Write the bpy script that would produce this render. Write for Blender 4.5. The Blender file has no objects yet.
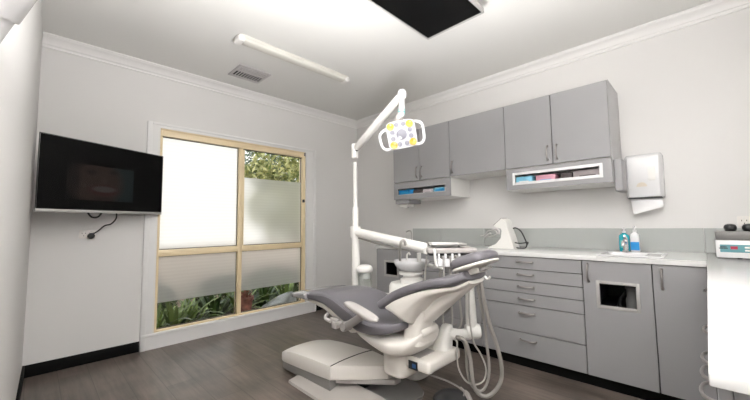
import bpy, bmesh, math, random
from mathutils import Vector, Matrix, noise
random.seed(7)
SC = bpy.context.scene
COL = SC.collection
PI = math.pi
V = Vector

# ------------------------------------------------------------------ camera model
H = 1.15; FPX = 335.3237; YAW = .7931; PITCH = .0731; ROLL = -.0126
CW = V((math.sin(YAW)*math.cos(PITCH), math.cos(YAW)*math.cos(PITCH), math.sin(PITCH)))
_r = V((math.cos(YAW), -math.sin(YAW), 0)); _u = _r.cross(CW)
CR = _r*math.cos(ROLL) + _u*math.sin(ROLL); CU = -_r*math.sin(ROLL) + _u*math.cos(ROLL)
CAM = V((0, 0, H))
def at(px, py, d):
    """point of the place seen at (px,py), d metres deep"""
    return CAM + (CW + CR*((px-375)/FPX) - CU*((py-200)/FPX))*d

# ------------------------------------------------------------------ materials
def lin(c):
    return tuple((x/12.92 if x <= .04045 else ((x+.055)/1.055)**2.4) for x in c)
MATS = {}
def mat(name, rgb, rough=.5, metal=0., spec=.5, bump=0., bscale=200., coat=0., var=0., vscale=6.):
    m = bpy.data.materials.new(name); m.use_nodes = True
    nt = m.node_tree; b = nt.nodes['Principled BSDF']
    b.inputs['Base Color'].default_value = (*rgb, 1); b.inputs['Roughness'].default_value = rough
    b.inputs['Metallic'].default_value = metal; b.inputs['Specular IOR Level'].default_value = spec
    b.inputs['Coat Weight'].default_value = coat
    tc = nt.nodes.new('ShaderNodeTexCoord')
    if bump:
        n = nt.nodes.new('ShaderNodeTexNoise'); n.inputs['Scale'].default_value = bscale; n.inputs['Detail'].default_value = 3
        nt.links.new(tc.outputs['Object'], n.inputs['Vector'])
        bp = nt.nodes.new('ShaderNodeBump'); bp.inputs['Strength'].default_value = bump; bp.inputs['Distance'].default_value = .002
        nt.links.new(n.outputs['Fac'], bp.inputs['Height']); nt.links.new(bp.outputs['Normal'], b.inputs['Normal'])
    if var:
        n = nt.nodes.new('ShaderNodeTexNoise'); n.inputs['Scale'].default_value = vscale; n.inputs['Detail'].default_value = 4
        nt.links.new(tc.outputs['Object'], n.inputs['Vector'])
        r = nt.nodes.new('ShaderNodeValToRGB')
        r.color_ramp.elements[0].position = .3; r.color_ramp.elements[1].position = .7
        r.color_ramp.elements[0].color = (*[c*(1-var) for c in rgb], 1); r.color_ramp.elements[1].color = (*[min(1, c*(1+var)) for c in rgb], 1)
        nt.links.new(n.outputs['Fac'], r.inputs['Fac']); nt.links.new(r.outputs['Color'], b.inputs['Base Color'])
    MATS[name] = m
    return m
def emis(name, rgb, s):
    m = bpy.data.materials.new(name); m.use_nodes = True; nt = m.node_tree
    b = nt.nodes['Principled BSDF']; b.inputs['Base Color'].default_value = (.8, .8, .8, 1)
    b.inputs['Emission Color'].default_value = (*rgb, 1); b.inputs['Emission Strength'].default_value = s
    return m

M_wall = mat('wall paint', (.70, .69, .68), .75, bump=.05, bscale=350, spec=.3)
M_ceil = mat('ceiling paint', (.735, .73, .71), .85, spec=.2, bump=.03, bscale=300)
M_trim = mat('white trim gloss', (.80, .79, .78), .4)
M_arch = mat('architrave paint', (.76, .755, .75), .35)
M_black = mat('black vinyl skirting', (.004, .004, .004), .7, spec=.15)
M_cream = mat('cream aluminium frame', (.80, .66, .43), .35, var=.04)
M_gasket = mat('dark rubber gasket', (.05, .045, .04), .6)
M_grey = mat('grey laminate', (.285, .282, .288), .42, bump=.02, bscale=600, var=.02, vscale=3)
M_greyd = mat('gap shade carcass', (.035, .035, .037), .6)  # near-black: shade of the gaps between doors is put into this colour
M_whitel = mat('white melamine', (.74, .73, .71), .4)
M_top = mat('white worktop', (.64, .64, .635), .16, var=.015, vscale=40, coat=.2)
M_splash = mat('grey green splashback', (.42, .438, .425), .22, coat=.4)
M_steel = mat('brushed steel', (.50, .49, .48), .3, metal=1.)
M_chrome = mat('chrome', (.75, .75, .75), .1, metal=1.)
M_handle = mat('satin nickel handle', (.33, .31, .30), .35, metal=.8)
M_dark = mat('dark plastic', (.012, .012, .013), .4)
M_screen = mat('black screen glass', (.003, .003, .003), .2, spec=.12)
M_silver = mat('silver bezel', (.42, .41, .40), .4, metal=.3)
M_shell = mat('ivory plastic shell', (.75, .72, .675), .35, coat=.15)
M_unit = mat('white enamel', (.80, .79, .76), .3, coat=.15)
M_pad = mat('taupe armrest pad', (.45, .425, .41), .5)
M_post = mat('warm grey post', (.34, .325, .315), .45)
M_vinyl = mat('charcoal vinyl upholstery', (.150, .143, .158), .38, bump=.12, bscale=500, var=.04, vscale=5)
M_toe = mat('clear toe cover over vinyl', (.36, .355, .365), .18, coat=.6)
M_skirt = mat('grey rubber skirt', (.24, .23, .22), .6)
M_plate = mat('ivory metal plate', (.42, .395, .37), .4)
M_plated = mat('dark grey metal plate', (.17, .165, .16), .4)
M_hose = mat('grey silicone hose', (.31, .295, .275), .45)
M_hosel = mat('pale silicone hose', (.42, .405, .38), .45)
M_yellow = mat('yellow reflector', (.44, .27, .005), .25, coat=.3)
M_led = mat('grey led lens', (.15, .15, .18), .2, coat=.3)
M_lface = mat('white lamp face', (.68, .68, .69), .25, coat=.3)
M_teal = mat('teal plastic', (.10, .42, .40), .35)
M_soap = mat('turquoise soap', (.01, .33, .40), .15, coat=.5)
M_blue = mat('blue card', (.01, .25, .60), .4)
M_lblue = mat('pale blue card', (.22, .55, .72), .45)
M_pink = mat('pink card', (.60, .30, .38), .5)
M_brown = mat('dark brown card', (.06, .045, .045), .5)
M_offw = mat('off white card', (.55, .50, .52), .5)
M_taupe = mat('taupe card', (.30, .26, .265), .5)
M_tissue = mat('blue glove', (.02, .28, .55), .5)
M_panel = mat('teal control panel', (.10, .27, .30), .35)
M_red = mat('dark red display', (.35, .02, .05), .3)
M_smoke = mat('smoked steel tub', (.16, .155, .15), .45, metal=.2)
M_out = mat('socket plastic', (.74, .71, .68), .4)
M_slot = mat('socket slot', (.08, .07, .07), .6)
M_diff = mat('ribbed lamp diffuser', (.60, .585, .54), .5)
M_vent = mat('vent metal', (.50, .48, .48), .45)
M_vdark = mat('vent shadow box', (.012, .012, .012), .8)
M_tube = emis('switched off diffuser', (1, 1, 1), 0.0)
M_soil = mat('garden soil', (.05, .035, .022), .9, var=.4, vscale=8, bump=.8, bscale=20)
M_gwall = mat('pinkish rendered garden wall', (.80, .66, .56), .8, var=.1, vscale=3)
M_stone = mat('pale grey stone', (.30, .315, .31), .7, var=.3, vscale=9, bump=.4, bscale=40)
M_terra = mat('terracotta', (.22, .085, .06), .7, var=.5, vscale=18)
M_bark = mat('bark', (.10, .07, .045), .9, var=.3, vscale=12)
def leafmat(name, a, b):
    m = mat(name, a, .4)
    nt = m.node_tree; bs = nt.nodes['Principled BSDF']
    g = nt.nodes.new('ShaderNodeNewGeometry'); r = nt.nodes.new('ShaderNodeValToRGB')
    r.color_ramp.elements[0].color = (*a, 1); r.color_ramp.elements[1].color = (*b, 1)
    nt.links.new(g.outputs['Random Per Island'], r.inputs['Fac']); nt.links.new(r.outputs['Color'], bs.inputs['Base Color'])
    return m
M_leaf = leafmat('strap leaves', (.012, .04, .010), (.30, .40, .12))
M_leaf2 = leafmat('dark strap leaves', (.010, .03, .008), (.12, .20, .06))
M_leaf3 = leafmat('dark shrub leaves', (.012, .03, .008), (.10, .13, .04))
M_tree = leafmat('tree leaves', (.12, .18, .03), (.80, .76, .36))
M_tree2 = leafmat('blue green tree leaves', (.05, .10, .05), (.24, .32, .20))

def floor_mat():
    m = bpy.data.materials.new('grey brown vinyl planks'); m.use_nodes = True
    nt = m.node_tree; b = nt.nodes['Principled BSDF']; N = nt.nodes.new; L = nt.links.new
    tc = N('ShaderNodeTexCoord'); mp = N('ShaderNodeMapping'); mp.inputs['Rotation'].default_value = (0, 0, PI/2)
    L(tc.outputs['Object'], mp.inputs['Vector'])
    br = N('ShaderNodeTexBrick'); br.offset = .37; br.inputs['Scale'].default_value = 1
    br.inputs['Brick Width'].default_value = 1.2; br.inputs['Row Height'].default_value = .18
    br.inputs['Mortar Size'].default_value = .0018; br.inputs['Mortar Smooth'].default_value = .3
    br.inputs['Color1'].default_value = (.130, .105, .090, 1); br.inputs['Color2'].default_value = (.098, .078, .066, 1)
    br.inputs['Mortar'].default_value = (.045, .036, .03, 1)
    L(mp.outputs['Vector'], br.inputs['Vector'])
    mp2 = N('ShaderNodeMapping'); mp2.inputs['Scale'].default_value = (28, 2.2, 1)
    L(tc.outputs['Object'], mp2.inputs['Vector'])
    n1 = N('ShaderNodeTexNoise'); n1.inputs['Scale'].default_value = 1; n1.inputs['Detail'].default_value = 6; n1.inputs['Roughness'].default_value = .6
    L(mp2.outputs['Vector'], n1.inputs['Vector'])
    n2 = N('ShaderNodeTexNoise'); n2.inputs['Scale'].default_value = 3.5; n2.inputs['Detail'].default_value = 5
    L(tc.outputs['Object'], n2.inputs['Vector'])
    ad = N('ShaderNodeMath'); ad.operation = 'ADD'; L(n1.outputs['Fac'], ad.inputs[0]); L(n2.outputs['Fac'], ad.inputs[1])
    mr = N('ShaderNodeMapRange'); mr.inputs['From Min'].default_value = .6; mr.inputs['From Max'].default_value = 1.4
    mr.inputs['To Min'].default_value = .42; mr.inputs['To Max'].default_value = 1.75
    L(ad.outputs[0], mr.inputs['Value'])
    mx = N('ShaderNodeVectorMath'); mx.operation = 'SCALE'
    L(br.outputs['Color'], mx.inputs[0]); L(mr.outputs['Result'], mx.inputs['Scale'])
    L(mx.outputs['Vector'], b.inputs['Base Color'])
    mr2 = N('ShaderNodeMapRange'); mr2.inputs['To Min'].default_value = .24; mr2.inputs['To Max'].default_value = .42
    L(n2.outputs['Fac'], mr2.inputs['Value']); L(mr2.outputs['Result'], b.inputs['Roughness'])
    bp = N('ShaderNodeBump'); bp.inputs['Strength'].default_value = .15; bp.inputs['Distance'].default_value = .002
    L(n1.outputs['Fac'], bp.inputs['Height']); L(bp.outputs['Normal'], b.inputs['Normal'])
    return m
M_floor = floor_mat()

def glass_mat():
    m = bpy.data.materials.new('clear glass'); m.use_nodes = True; nt = m.node_tree; nt.nodes.clear()
    o = nt.nodes.new('ShaderNodeOutputMaterial'); mx = nt.nodes.new('ShaderNodeMixShader')
    t = nt.nodes.new('ShaderNodeBsdfTransparent'); t.inputs['Color'].default_value = (.965, .965, .955, 1)
    g = nt.nodes.new('ShaderNodeBsdfGlossy'); g.inputs['Roughness'].default_value = .02
    f = nt.nodes.new('ShaderNodeFresnel'); f.inputs['IOR'].default_value = 1.3
    nt.links.new(f.outputs[0], mx.inputs[0]); nt.links.new(t.outputs[0], mx.inputs[1]); nt.links.new(g.outputs[0], mx.inputs[2])
    nt.links.new(mx.outputs[0], o.inputs[0]); return m
M_glass = glass_mat()
def shield_mat():
    m = bpy.data.materials.new('clear acrylic'); m.use_nodes = True; nt = m.node_tree; nt.nodes.clear()
    o = nt.nodes.new('ShaderNodeOutputMaterial'); mx = nt.nodes.new('ShaderNodeMixShader'); mx.inputs[0].default_value = .22
    t = nt.nodes.new('ShaderNodeBsdfTransparent'); t.inputs['Color'].default_value = (.9, .92, .9, 1)
    g = nt.nodes.new('ShaderNodeBsdfPrincipled'); g.inputs['Base Color'].default_value = (.6, .62, .6, 1); g.inputs['Roughness'].default_value = .15
    nt.links.new(t.outputs[0], mx.inputs[1]); nt.links.new(g.outputs[0], mx.inputs[2])
    nt.links.new(mx.outputs[0], o.inputs[0]); return m
M_acryl = shield_mat()
def frost_mat():
    m = bpy.data.materials.new('reeded frosted film'); m.use_nodes = True; nt = m.node_tree; nt.nodes.clear()
    N = nt.nodes.new; L = nt.links.new
    o = N('ShaderNodeOutputMaterial'); mx = N('ShaderNodeMixShader'); mx.inputs[0].default_value = .4
    t = N('ShaderNodeBsdfTranslucent'); t.inputs['Color'].default_value = (.86, .85, .82, 1)
    g = N('ShaderNodeBsdfRefraction'); g.inputs['Roughness'].default_value = .55; g.inputs['IOR'].default_value = 1.12
    g.inputs['Color'].default_value = (.92, .91, .88, 1)
    tc = N('ShaderNodeTexCoord'); w = N('ShaderNodeTexWave'); w.bands_direction = 'Z'; w.inputs['Scale'].default_value = 9
    w.inputs['Distortion'].default_value = .4; w.inputs['Detail'].default_value = 1
    L(tc.outputs['Object'], w.inputs['Vector'])
    mr = N('ShaderNodeMapRange'); mr.inputs['To Min'].default_value = .85; mr.inputs['To Max'].default_value = .95
    L(w.outputs['Fac'], mr.inputs['Value'])
    cc = N('ShaderNodeCombineColor')
    for i in range(3): L(mr.outputs['Result'], cc.inputs[i])
    L(cc.outputs['Color'], t.inputs['Color'])
    d = N('ShaderNodeBsdfDiffuse'); d.inputs['Color'].default_value = (.75, .75, .73, 1)
    m2 = N('ShaderNodeMixShader'); m2.inputs[0].default_value = .12
    L(g.outputs[0], mx.inputs[1]); L(t.outputs[0], mx.inputs[2])
    L(mx.outputs[0], m2.inputs[1]); L(d.outputs[0], m2.inputs[2]); L(m2.outputs[0], o.inputs[0]); return m
M_frost = frost_mat()

# ------------------------------------------------------------------ mesh builder
def rr(a, b, p=4., n=28):
    out = []
    for i in range(n):
        t = 2*PI*(i+.5)/n; c, s = math.cos(t), math.sin(t)
        out.append((a*math.copysign(abs(c)**(2/p), c), b*math.copysign(abs(s)**(2/p), s)))
    return out
def spline(pts, sub=8):
    pts = [V(p) for p in pts]; out = []
    for i in range(len(pts)-1):
        p0 = pts[max(0, i-1)]; p1 = pts[i]; p2 = pts[i+1]; p3 = pts[min(len(pts)-1, i+2)]
        for k in range(sub):
            t = k/sub
            out.append(.5*((2*p1)+(p2-p0)*t+(2*p0-5*p1+4*p2-p3)*t*t+(3*p1-p0-3*p2+p3)*t**3))
    out.append(pts[-1]); return out
class MB:
    def __init__(s): s.bm = bmesh.new()
    def box(s, lo, hi, bev=0., seg=2, rot=None, piv=None):
        lo = V(lo); hi = V(hi); b2 = bmesh.new()
        bmesh.ops.create_cube(b2, size=1)
        sz = hi-lo; c = (hi+lo)/2
        for v in b2.verts: v.co = V((v.co.x*sz.x, v.co.y*sz.y, v.co.z*sz.z))
        if bev: bmesh.ops.bevel(b2, geom=b2.edges[:], offset=min(bev, min(sz)*.49), segments=seg, profile=.5, affect='EDGES')
        for v in b2.verts:
            v.co += c
            if rot is not None:
                p = V(piv) if piv is not None else c
                v.co = p + rot @ (v.co-p)
        s._add(b2); return s
    def _add(s, b2):
        me = bpy.data.meshes.new('tmp'); b2.to_mesh(me); b2.free(); s.bm.from_mesh(me); bpy.data.meshes.remove(me)
    def loft(s, rings, cap=True, closed=True):
        vs = [[s.bm.verts.new(V(p)) for p in r] for r in rings]; n = len(vs[0])
        for a, b in zip(vs[:-1], vs[1:]):
            for i in range(n if closed else n-1):
                j = (i+1) % n
                s.bm.faces.new((a[i], a[j], b[j], b[i]))
        if cap:
            s.bm.faces.new(vs[0][::-1]); s.bm.faces.new(vs[-1])
        return s
    def tube(s, pts, r, seg=12, smooth=0, cap=True):
        if smooth: 
            if not isinstance(r, (int, float)):
                n0 = len(r); r2 = []
                for i in range(n0-1):
                    for k in range(smooth): r2.append(r[i]+(r[i+1]-r[i])*k/smooth)
                r = r2+[r[-1]]
            pts = spline(pts, smooth)
        pts = [V(p) for p in pts]
        rs = [r]*len(pts) if isinstance(r, (int, float)) else list(r)
        rings = []; prev = None
        for i, p in enumerate(pts):
            d = (pts[min(i+1, len(pts)-1)]-pts[max(i-1, 0)]).normalized()
            if prev is None:
                a = V((0, 0, 1)) if abs(d.z) < .9 else V((1, 0, 0))
                x = d.cross(a).normalized()
            else:
                x = (prev-d*prev.dot(d)).normalized()
            prev = x; y = d.cross(x)
            rings.append([p+(x*math.cos(2*PI*k/seg)+y*math.sin(2*PI*k/seg))*rs[i] for k in range(seg)])
        return s.loft(rings, cap)
    def lathe(s, prof, c, axis=(0, 0, 1), seg=28, cap=True):
        c = V(c); ax = V(axis).normalized(); a = V((1, 0, 0)) if abs(ax.x) < .9 else V((0, 1, 0))
        x = ax.cross(a).normalized(); y = ax.cross(x)
        rings = [[c+ax*h+(x*math.cos(2*PI*k/seg)+y*math.sin(2*PI*k/seg))*max(r, 1e-4) for k in range(seg)] for r, h in prof]
        return s.loft(rings, cap)
    def prism(s, poly, o, ex, ey, ez, depth):
        """2-D outline poly in axes ex,ey at o pushed along ez by depth"""
        o = V(o); ex = V(ex); ey = V(ey); ez = V(ez)
        r0 = [o+ex*a+ey*b for a, b in poly]; r1 = [p+ez*depth for p in r0]
        return s.loft([r0, r1])
    def quad(s, *ps):
        s.bm.faces.new([s.bm.verts.new(V(p)) for p in ps]); return s
    def bevel(s, w, seg=2):
        es = [e for e in s.bm.edges if len(e.link_faces) == 2 and e.calc_face_angle(0) > .6]
        bmesh.ops.bevel(s.bm, geom=es, offset=w, segments=seg, profile=.5, affect='EDGES'); return s
    def obj(s, name, m, parent=None, sharp=40, subsurf=0, normals=True):
        bm = s.bm
        if normals: bmesh.ops.recalc_face_normals(bm, faces=bm.faces[:])
        for f in bm.faces: f.smooth = True
        org = ORG.get(parent.name, V((0, 0, 0))) if parent else V((0, 0, 0))
        for v in bm.verts: v.co -= org
        me = bpy.data.meshes.new(name); bm.to_mesh(me); bm.free()
        me.set_sharp_from_angle(angle=math.radians(sharp))
        me.materials.append(m)
        o = bpy.data.objects.new(name, me); COL.objects.link(o)
        if parent: o.parent = parent
        ORG[o.name] = org
        if subsurf:
            md = o.modifiers.new('smooth', 'SUBSURF'); md.levels = md.render_levels = subsurf
        return o
ORG = {}
def thing(name, loc, label, cat, group=None):
    o = bpy.data.objects.new(name, None); COL.objects.link(o); o.location = loc; o.empty_display_size = .05
    ORG[o.name] = V(loc); tag(o, label, cat, group); return o
def tag(o, label, cat, group=None):
    o['label'] = label; o['category'] = cat
    if group: o['group'] = group
    return o
def struct(o): o['kind'] = 'structure'; return o
def part_label(o, l): o['label'] = l; return o

# ------------------------------------------------------------------ room
X = 3.505; Y = 3.833; ZC = 2.745; YB = -.68
T = .14
XLF, XLN = -.018, -.125                     # left wall (slightly out of square): x at far and near end
def xl(y): return XLN+(XLF-XLN)*(y-YB)/(Y-YB)
WX0, WX1, WZ0, WZ1 = .842, 2.548, .143, 2.139
struct(MB().box((-.3, YB-T, -.1), (X+T, Y+.02, 0)).obj('floor', M_floor))
struct(MB().box((-.3, YB-T, ZC), (X+T, Y+T, ZC+.1)).obj('ceiling', M_ceil))
b = MB()
b.box((-.3, Y, -.1), (WX0, Y+T, ZC)); b.box((WX1, Y, -.1), (X+T, Y+T, ZC))
b.box((WX0, Y, -.1), (WX1, Y+T, WZ0)); b.box((WX0, Y, WZ1), (WX1, Y+T, ZC))
struct(b.obj('wall_window', M_wall))
struct(MB().box((X, YB-T, 0), (X+T, Y, ZC)).obj('wall_right', M_wall))
b = MB(); b.prism([(XLN, YB-T), (XLF, Y), (XLF-T, Y), (XLN-T, YB-T)], (0, 0, 0), (1, 0, 0), (0, 1, 0), (0, 0, 1), ZC)
struct(b.obj('wall_left', M_wall))
struct(MB().box((XLN, YB-T, 0), (X, YB, ZC)).obj('wall_back', M_wall))
# cornices
def cornice(name, p0, p1, nrm):
    prof = [(0, 0), (.105, 0), (.105, -.010), (.097, -.014), (.090, -.022), (.072, -.028), (.050, -.040), (.036, -.056), (.030, -.066), (.020, -.068), (.014, -.076), (.012, -.088), (0, -.090)]
    r = []
    for p in (p0, p1): r.append([V((p[0], p[1], ZC))+V(nrm)*d+V((0, 0, z)) for d, z in prof])
    return struct(MB().loft(r).obj(name, M_trim, sharp=25))
cornice('trim_1', (XLF, Y), (X, Y), (0, -1, 0))
cornice('trim_2', (X, YB), (X, Y), (-1, 0, 0))
# baseboards
struct(MB().box((XLF, Y-.014, 0), (.734, Y, .093), .003).obj('baseboard_window', M_black))
struct(MB().box((2.708, Y-.014, 0), (X, Y, .093), .003).obj('baseboard_corner', M_black))
struct(MB().box((X-.014, 2.76, 0), (X, Y-.014, .093), .003).obj('baseboard_right', M_black))
b = MB(); b.prism([(XLN, YB), (XLF, Y), (XLF+.014, Y), (XLN+.014, YB)], (0, 0, 0), (1, 0, 0), (0, 1, 0), (0, 0, 1), .093)
struct(b.obj('baseboard_left', M_black))
# architrave
b = MB()
for lo, hi in (((.735, Y-.03, 0), (WX0, Y, 2.185)), ((WX1-.005, Y-.03, 0), (2.705, Y, 2.185)), ((WX0, Y-.03, WZ1-.004), (WX1-.005, Y, 2.185)), ((WX0, Y-.03, 0), (WX1-.005, Y, WZ0+.004))):
    b.box(lo, hi)
struct(b.obj('trim_3', M_arch))
b = MB()
for lo, hi in (((.735, Y-.038, 0), (.775, Y-.03, 2.185)), ((2.665, Y-.038, 0), (2.705, Y-.03, 2.185)), ((.775, Y-.038, 2.16), (2.665, Y-.03, 2.185)), ((.735, Y-.045, .12), (2.705, Y-.03, .147))):
    b.box(lo, hi, .003)
struct(b.obj('trim_4', M_arch))
# window
win = bpy.data.objects.new('window_1', None); COL.objects.link(win); win.location = (1.695, Y, WZ0); ORG['window_1'] = V(win.location); struct(win)
FY0, FY1 = Y-.012, Y+.07
b = MB()
b.box((WX0, FY0, WZ0), (.868, FY1, WZ1), .002); b.box((2.503, FY0, WZ0), (WX1, FY1, WZ1), .002)
b.box((.868, FY0, 2.062), (2.503, FY1, WZ1), .002); b.box((.868, FY0, WZ0), (2.503, FY1, .162), .002)
b.box((.868, FY0+.004, .862), (2.503, FY1, .928), .002)
b.box((1.645, FY0+.002, WZ0), (1.690, FY1, 2.07), .002)
b.box((1.690, FY0+.012, .928), (1.712, FY1, 2.05), .002)
b.obj('frame', M_cream, win)
b = MB()
for x0, x1, z0, z1 in ((.868, 1.645, .162, .862), (1.69, 2.503, .162, .862), (.868, 1.645, .928, 2.062), (1.712, 2.503, .928, 2.062)):
    for lo, hi in (((x0, Y+.028, z0), (x0+.006, Y+.04, z1)), ((x1-.006, Y+.028, z0), (x1, Y+.04, z1)), ((x0, Y+.028, z0), (x1, Y+.04, z0+.006)), ((x0, Y+.028, z1-.006), (x1, Y+.04, z1))): b.box(lo, hi)
b.obj('gasket', M_gasket, win)
for x0, x1, z0, z1, f0, f1 in ((.868, 1.645, .162, .862, .412, .862), (1.69, 2.503, .162, .862, .408, .862), (.868, 1.645, .928, 2.062, .928, 2.062), (1.69, 2.503, .928, 2.062, .928, 1.725)):
    MB().box((x0, Y+.034, z0), (x1, Y+.038, z1)).obj('pane', M_glass, win)
    b = MB(); b.quad((x0, Y+.030, f0), (x1, Y+.030, f0), (x1, Y+.030, f1), (x0, Y+.030, f1))
    b.obj('frosted_film', M_frost, win)
b = MB(); b.box((2.498, Y-.035, 1.455), (2.522, Y-.010, 1.495), .005); b.box((2.502, Y-.05, 1.46), (2.516, Y-.03, 1.475), .004)
b.obj('latch', M_dark, win)
b = MB(); b.box((2.522, Y-.03, 2.085), (2.545, Y-.008, 2.13), .003); b.obj('bracket', M_post, win)
b = MB(); b.box((.85, Y-.022, 2.122), (2.54, Y-.010, 2.139), .004); b.obj('head_rail', M_cream, win)

# ------------------------------------------------------------------ outside
struct(MB().box((-4, Y+T, -.3), (12, 14, -.05)).obj('ground', M_soil))
gw = MB().box((-3, 5.7, -.05), (7, 5.85, .86)).obj('wall_garden', M_gwall); struct(gw)
def strap_plant(c, n, L, label, m):
    b = MB()
    for i in range(n):
        a = random.uniform(0, 2*PI); l = L*random.uniform(.55, 1.1); lean = random.uniform(.25, .95); w = random.uniform(.014, .026)
        d = V((math.cos(a), math.sin(a), 0)); s = V((-d.y, d.x, 0))
        p0 = V(c)+d*random.uniform(0, .05); pts = []
        for k in range(6):
            t = k/5
            pts.append(p0+d*(l*lean*t)+V((0, 0, l*(t*1.05-.75*lean*t*t))))
        prev = None
        for k, p in enumerate(pts):
            ww = w*(1-abs(2*(k/5)-.8)*.5) if k < 5 else .001
            cur = (b.bm.verts.new(p-s*ww), b.bm.verts.new(p+s*ww+V((0, 0, .004))))
            if prev: b.bm.faces.new((prev[0], prev[1], cur[1], cur[0]))
            prev = cur
    o = b.obj('strap_leaf_plant', m, normals=False)
    tag(o, label, 'plant', 'strap leaved plants outside the window'); return o
plabels = ['strap leaved plant behind the lower left corner of the window', 'broad strap leaved plant second from the left outside the window',
 'strap leaved plant in the middle of the lower left pane', 'strap leaved plant just left of the window mullion', 'strap leaved plant behind the red pot',
 'strap leaved plant rising behind the pale boulder', 'upright strap leaved plant at the lower right corner of the window']
for i, (px, py) in enumerate(((.93, 4.25), (1.12, 4.2), (1.38, 4.42), (1.62, 4.42), (1.95, 4.5), (2.35, 4.6), (2.72, 4.55))):
    strap_plant((px, py, -.05), 46, .60 if i != 1 else .62, plabels[i], M_leaf if i % 2 == 0 or i == 1 else M_leaf2)
def leafball(b, c, rad, n, size):
    for i in range(n):
        d = V((random.gauss(0, 1), random.gauss(0, 1), random.gauss(0, 1))).normalized()*random.uniform(.45, 1)**.6
        p = V(c)+V((d.x*rad[0], d.y*rad[1], d.z*rad[2]))
        u = V((random.gauss(0, 1), random.gauss(0, 1), random.gauss(0, 1))).normalized(); w = u.cross(V((random.gauss(0, 1), random.gauss(0, 1), random.gauss(0, 1)))).normalized()
        l = size*random.uniform(.6, 1.3)
        b.bm.faces.new([b.bm.verts.new(q) for q in (p-u*l, p+w*l*.35, p+u*l, p-w*l*.35)])
def tree(x, y, h, balls, label, m, n=1500, size=.08):
    t = thing('garden_tree', (x, y, -.05), label, 'tree', 'trees beyond the garden wall')
    MB().tube([(x, y, -.05), (x+.05, y, h*.4), (x-.03, y+.05, h*.75)], [.09, .07, .03], 10, 5).obj('trunk', M_bark, t)
    b = MB()
    for dx, dy, dz, r in balls: leafball(b, (x+dx, y+dy, dz), (r, r, r*.85), n, size)
    b.obj('crown', m, t, normals=False); return t
tree(4.15, 7.3, 3.0, [(-.35, 0, 1.6, .7), (.45, .1, 2.1, .75), (-.05, -.1, 2.75, .7), (.7, .1, 3.0, .6), (-.5, .1, 2.3, .45), (.1, .1, 1.0, .7)], 'yellow green tree seen above the frosted film of the right pane', M_tree, 800)
tree(5.6, 9.6, 3.6, [(0, 0, 2.4, .95), (.5, .2, 3.3, .95), (-.7, .1, 3.2, .8), (-.5, .1, 1.9, .9), (.4, .1, 1.3, .9)], 'blue green tree behind the yellow green one, at right of the window', M_tree2, 900)
for i, (px, py, r) in enumerate(((1.0, 5.25, .42), (2.0, 5.3, .40), (2.95, 5.25, .46), (3.9, 5.3, .44))):
    t = thing('low_shrub', (px, py, -.05), ['dark low shrub behind the left end of the plant bed', 'dark low shrub behind the window mullion', 'dark low shrub behind the boulder', 'dark low shrub beyond the lower right corner of the window'][i], 'shrub', 'low shrubs along the garden wall')
    MB().tube([(px, py, -.05), (px+.02, py, .1), (px-.02, py, .25)], [.03, .025, .012], 8, 3).obj('stem', M_bark, t)
    b = MB(); leafball(b, (px, py, .16), (r, .28, .30), 900, .055); b.obj('foliage', M_leaf3, t, normals=False)
# boulder and pot
b = MB()
bmesh.ops.create_icosphere(b.bm, subdivisions=4, radius=1)
for v in b.bm.verts:
    d = v.co.normalized(); k = 1+.22*noise.noise(d*1.6+V((3, 1, 2)))+.08*noise.noise(d*4)
    v.co = V((2.38+d.x*.24*k, 4.22+d.y*.11*k, .085+.03*d.x+d.z*.105*k*(1+.75*d.x)))
tag(b.obj('boulder', M_stone, sharp=80), 'pale grey boulder outside the lower right pane', 'rock')
b = MB(); b.lathe([(.001, .0), (.065, 0), (.085, .17), (.10, .18), (.10, .22), (.085, .22), (.075, .18), (.001, .17)], (1.88, 4.13, -.05+.11)); 
po = thing('plant_pot', (1.88, 4.13, .06), 'red brown pot just right of the window mullion outside', 'pot')
b.obj('pot_body', M_terra, po)
MB().lathe([(.001, 0), (.095, 0), (.11, .02), (.09, .025), (.001, .02)], (1.88, 4.13, .04)).obj('saucer', M_terra, po)
MB().lathe([(.14, 0), (.14, .09), (.12, .09), (.001, .09)], (1.88, 4.13, -.05)).obj('plinth_stone', M_stone, po)
_pl = MB(); leafball(_pl, (1.88, 4.13, .30), (.07, .07, .05), 60, .03); _pl.obj('foliage', M_terra, po, normals=False)

# ------------------------------------------------------------------ television on the left
TR = V((.857, 3.75, 0)); ang = math.radians(24.5)
ex = V((-math.cos(ang), -math.sin(ang), 0)); en = V((math.sin(ang), -math.cos(ang), 0)); ez = V((0, 0, 1))   # ex to the left end, en faces the chair
Wd = .945; z0, z1 = 1.272, 1.842
tv = thing('television', TR+ex*.5*Wd+V((0, 0, z0)), 'black flat television swung out from the wall beside the window', 'television')
def tvbox(b, a0, a1, c0, c1, d0, d1, bev=0):
    R = Matrix((ex, en, ez)).transposed()
    b2 = MB(); b2.box((a0, d0, c0), (a1, d1, c1), bev)
    for v in b2.bm.verts: v.co = TR+R @ v.co
    b._add(b2.bm); return b
b = MB(); tvbox(b, .004, Wd-.03, z0+.004, z1-.004, -.035, 0, .006); b.obj('case', M_dark, tv)
b = MB(); tvbox(b, 0, Wd, z0, z0+.022, .0, .006, .002); b.obj('bottom_bezel', M_silver, tv)
b = MB(); tvbox(b, 0, .006, z0, z1, 0, .005); tvbox(b, Wd-.004, Wd, z0, z1, 0, .005); tvbox(b, 0, Wd, z1-.005, z1, 0, .005)
b.obj('bezel', M_dark, tv)
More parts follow.
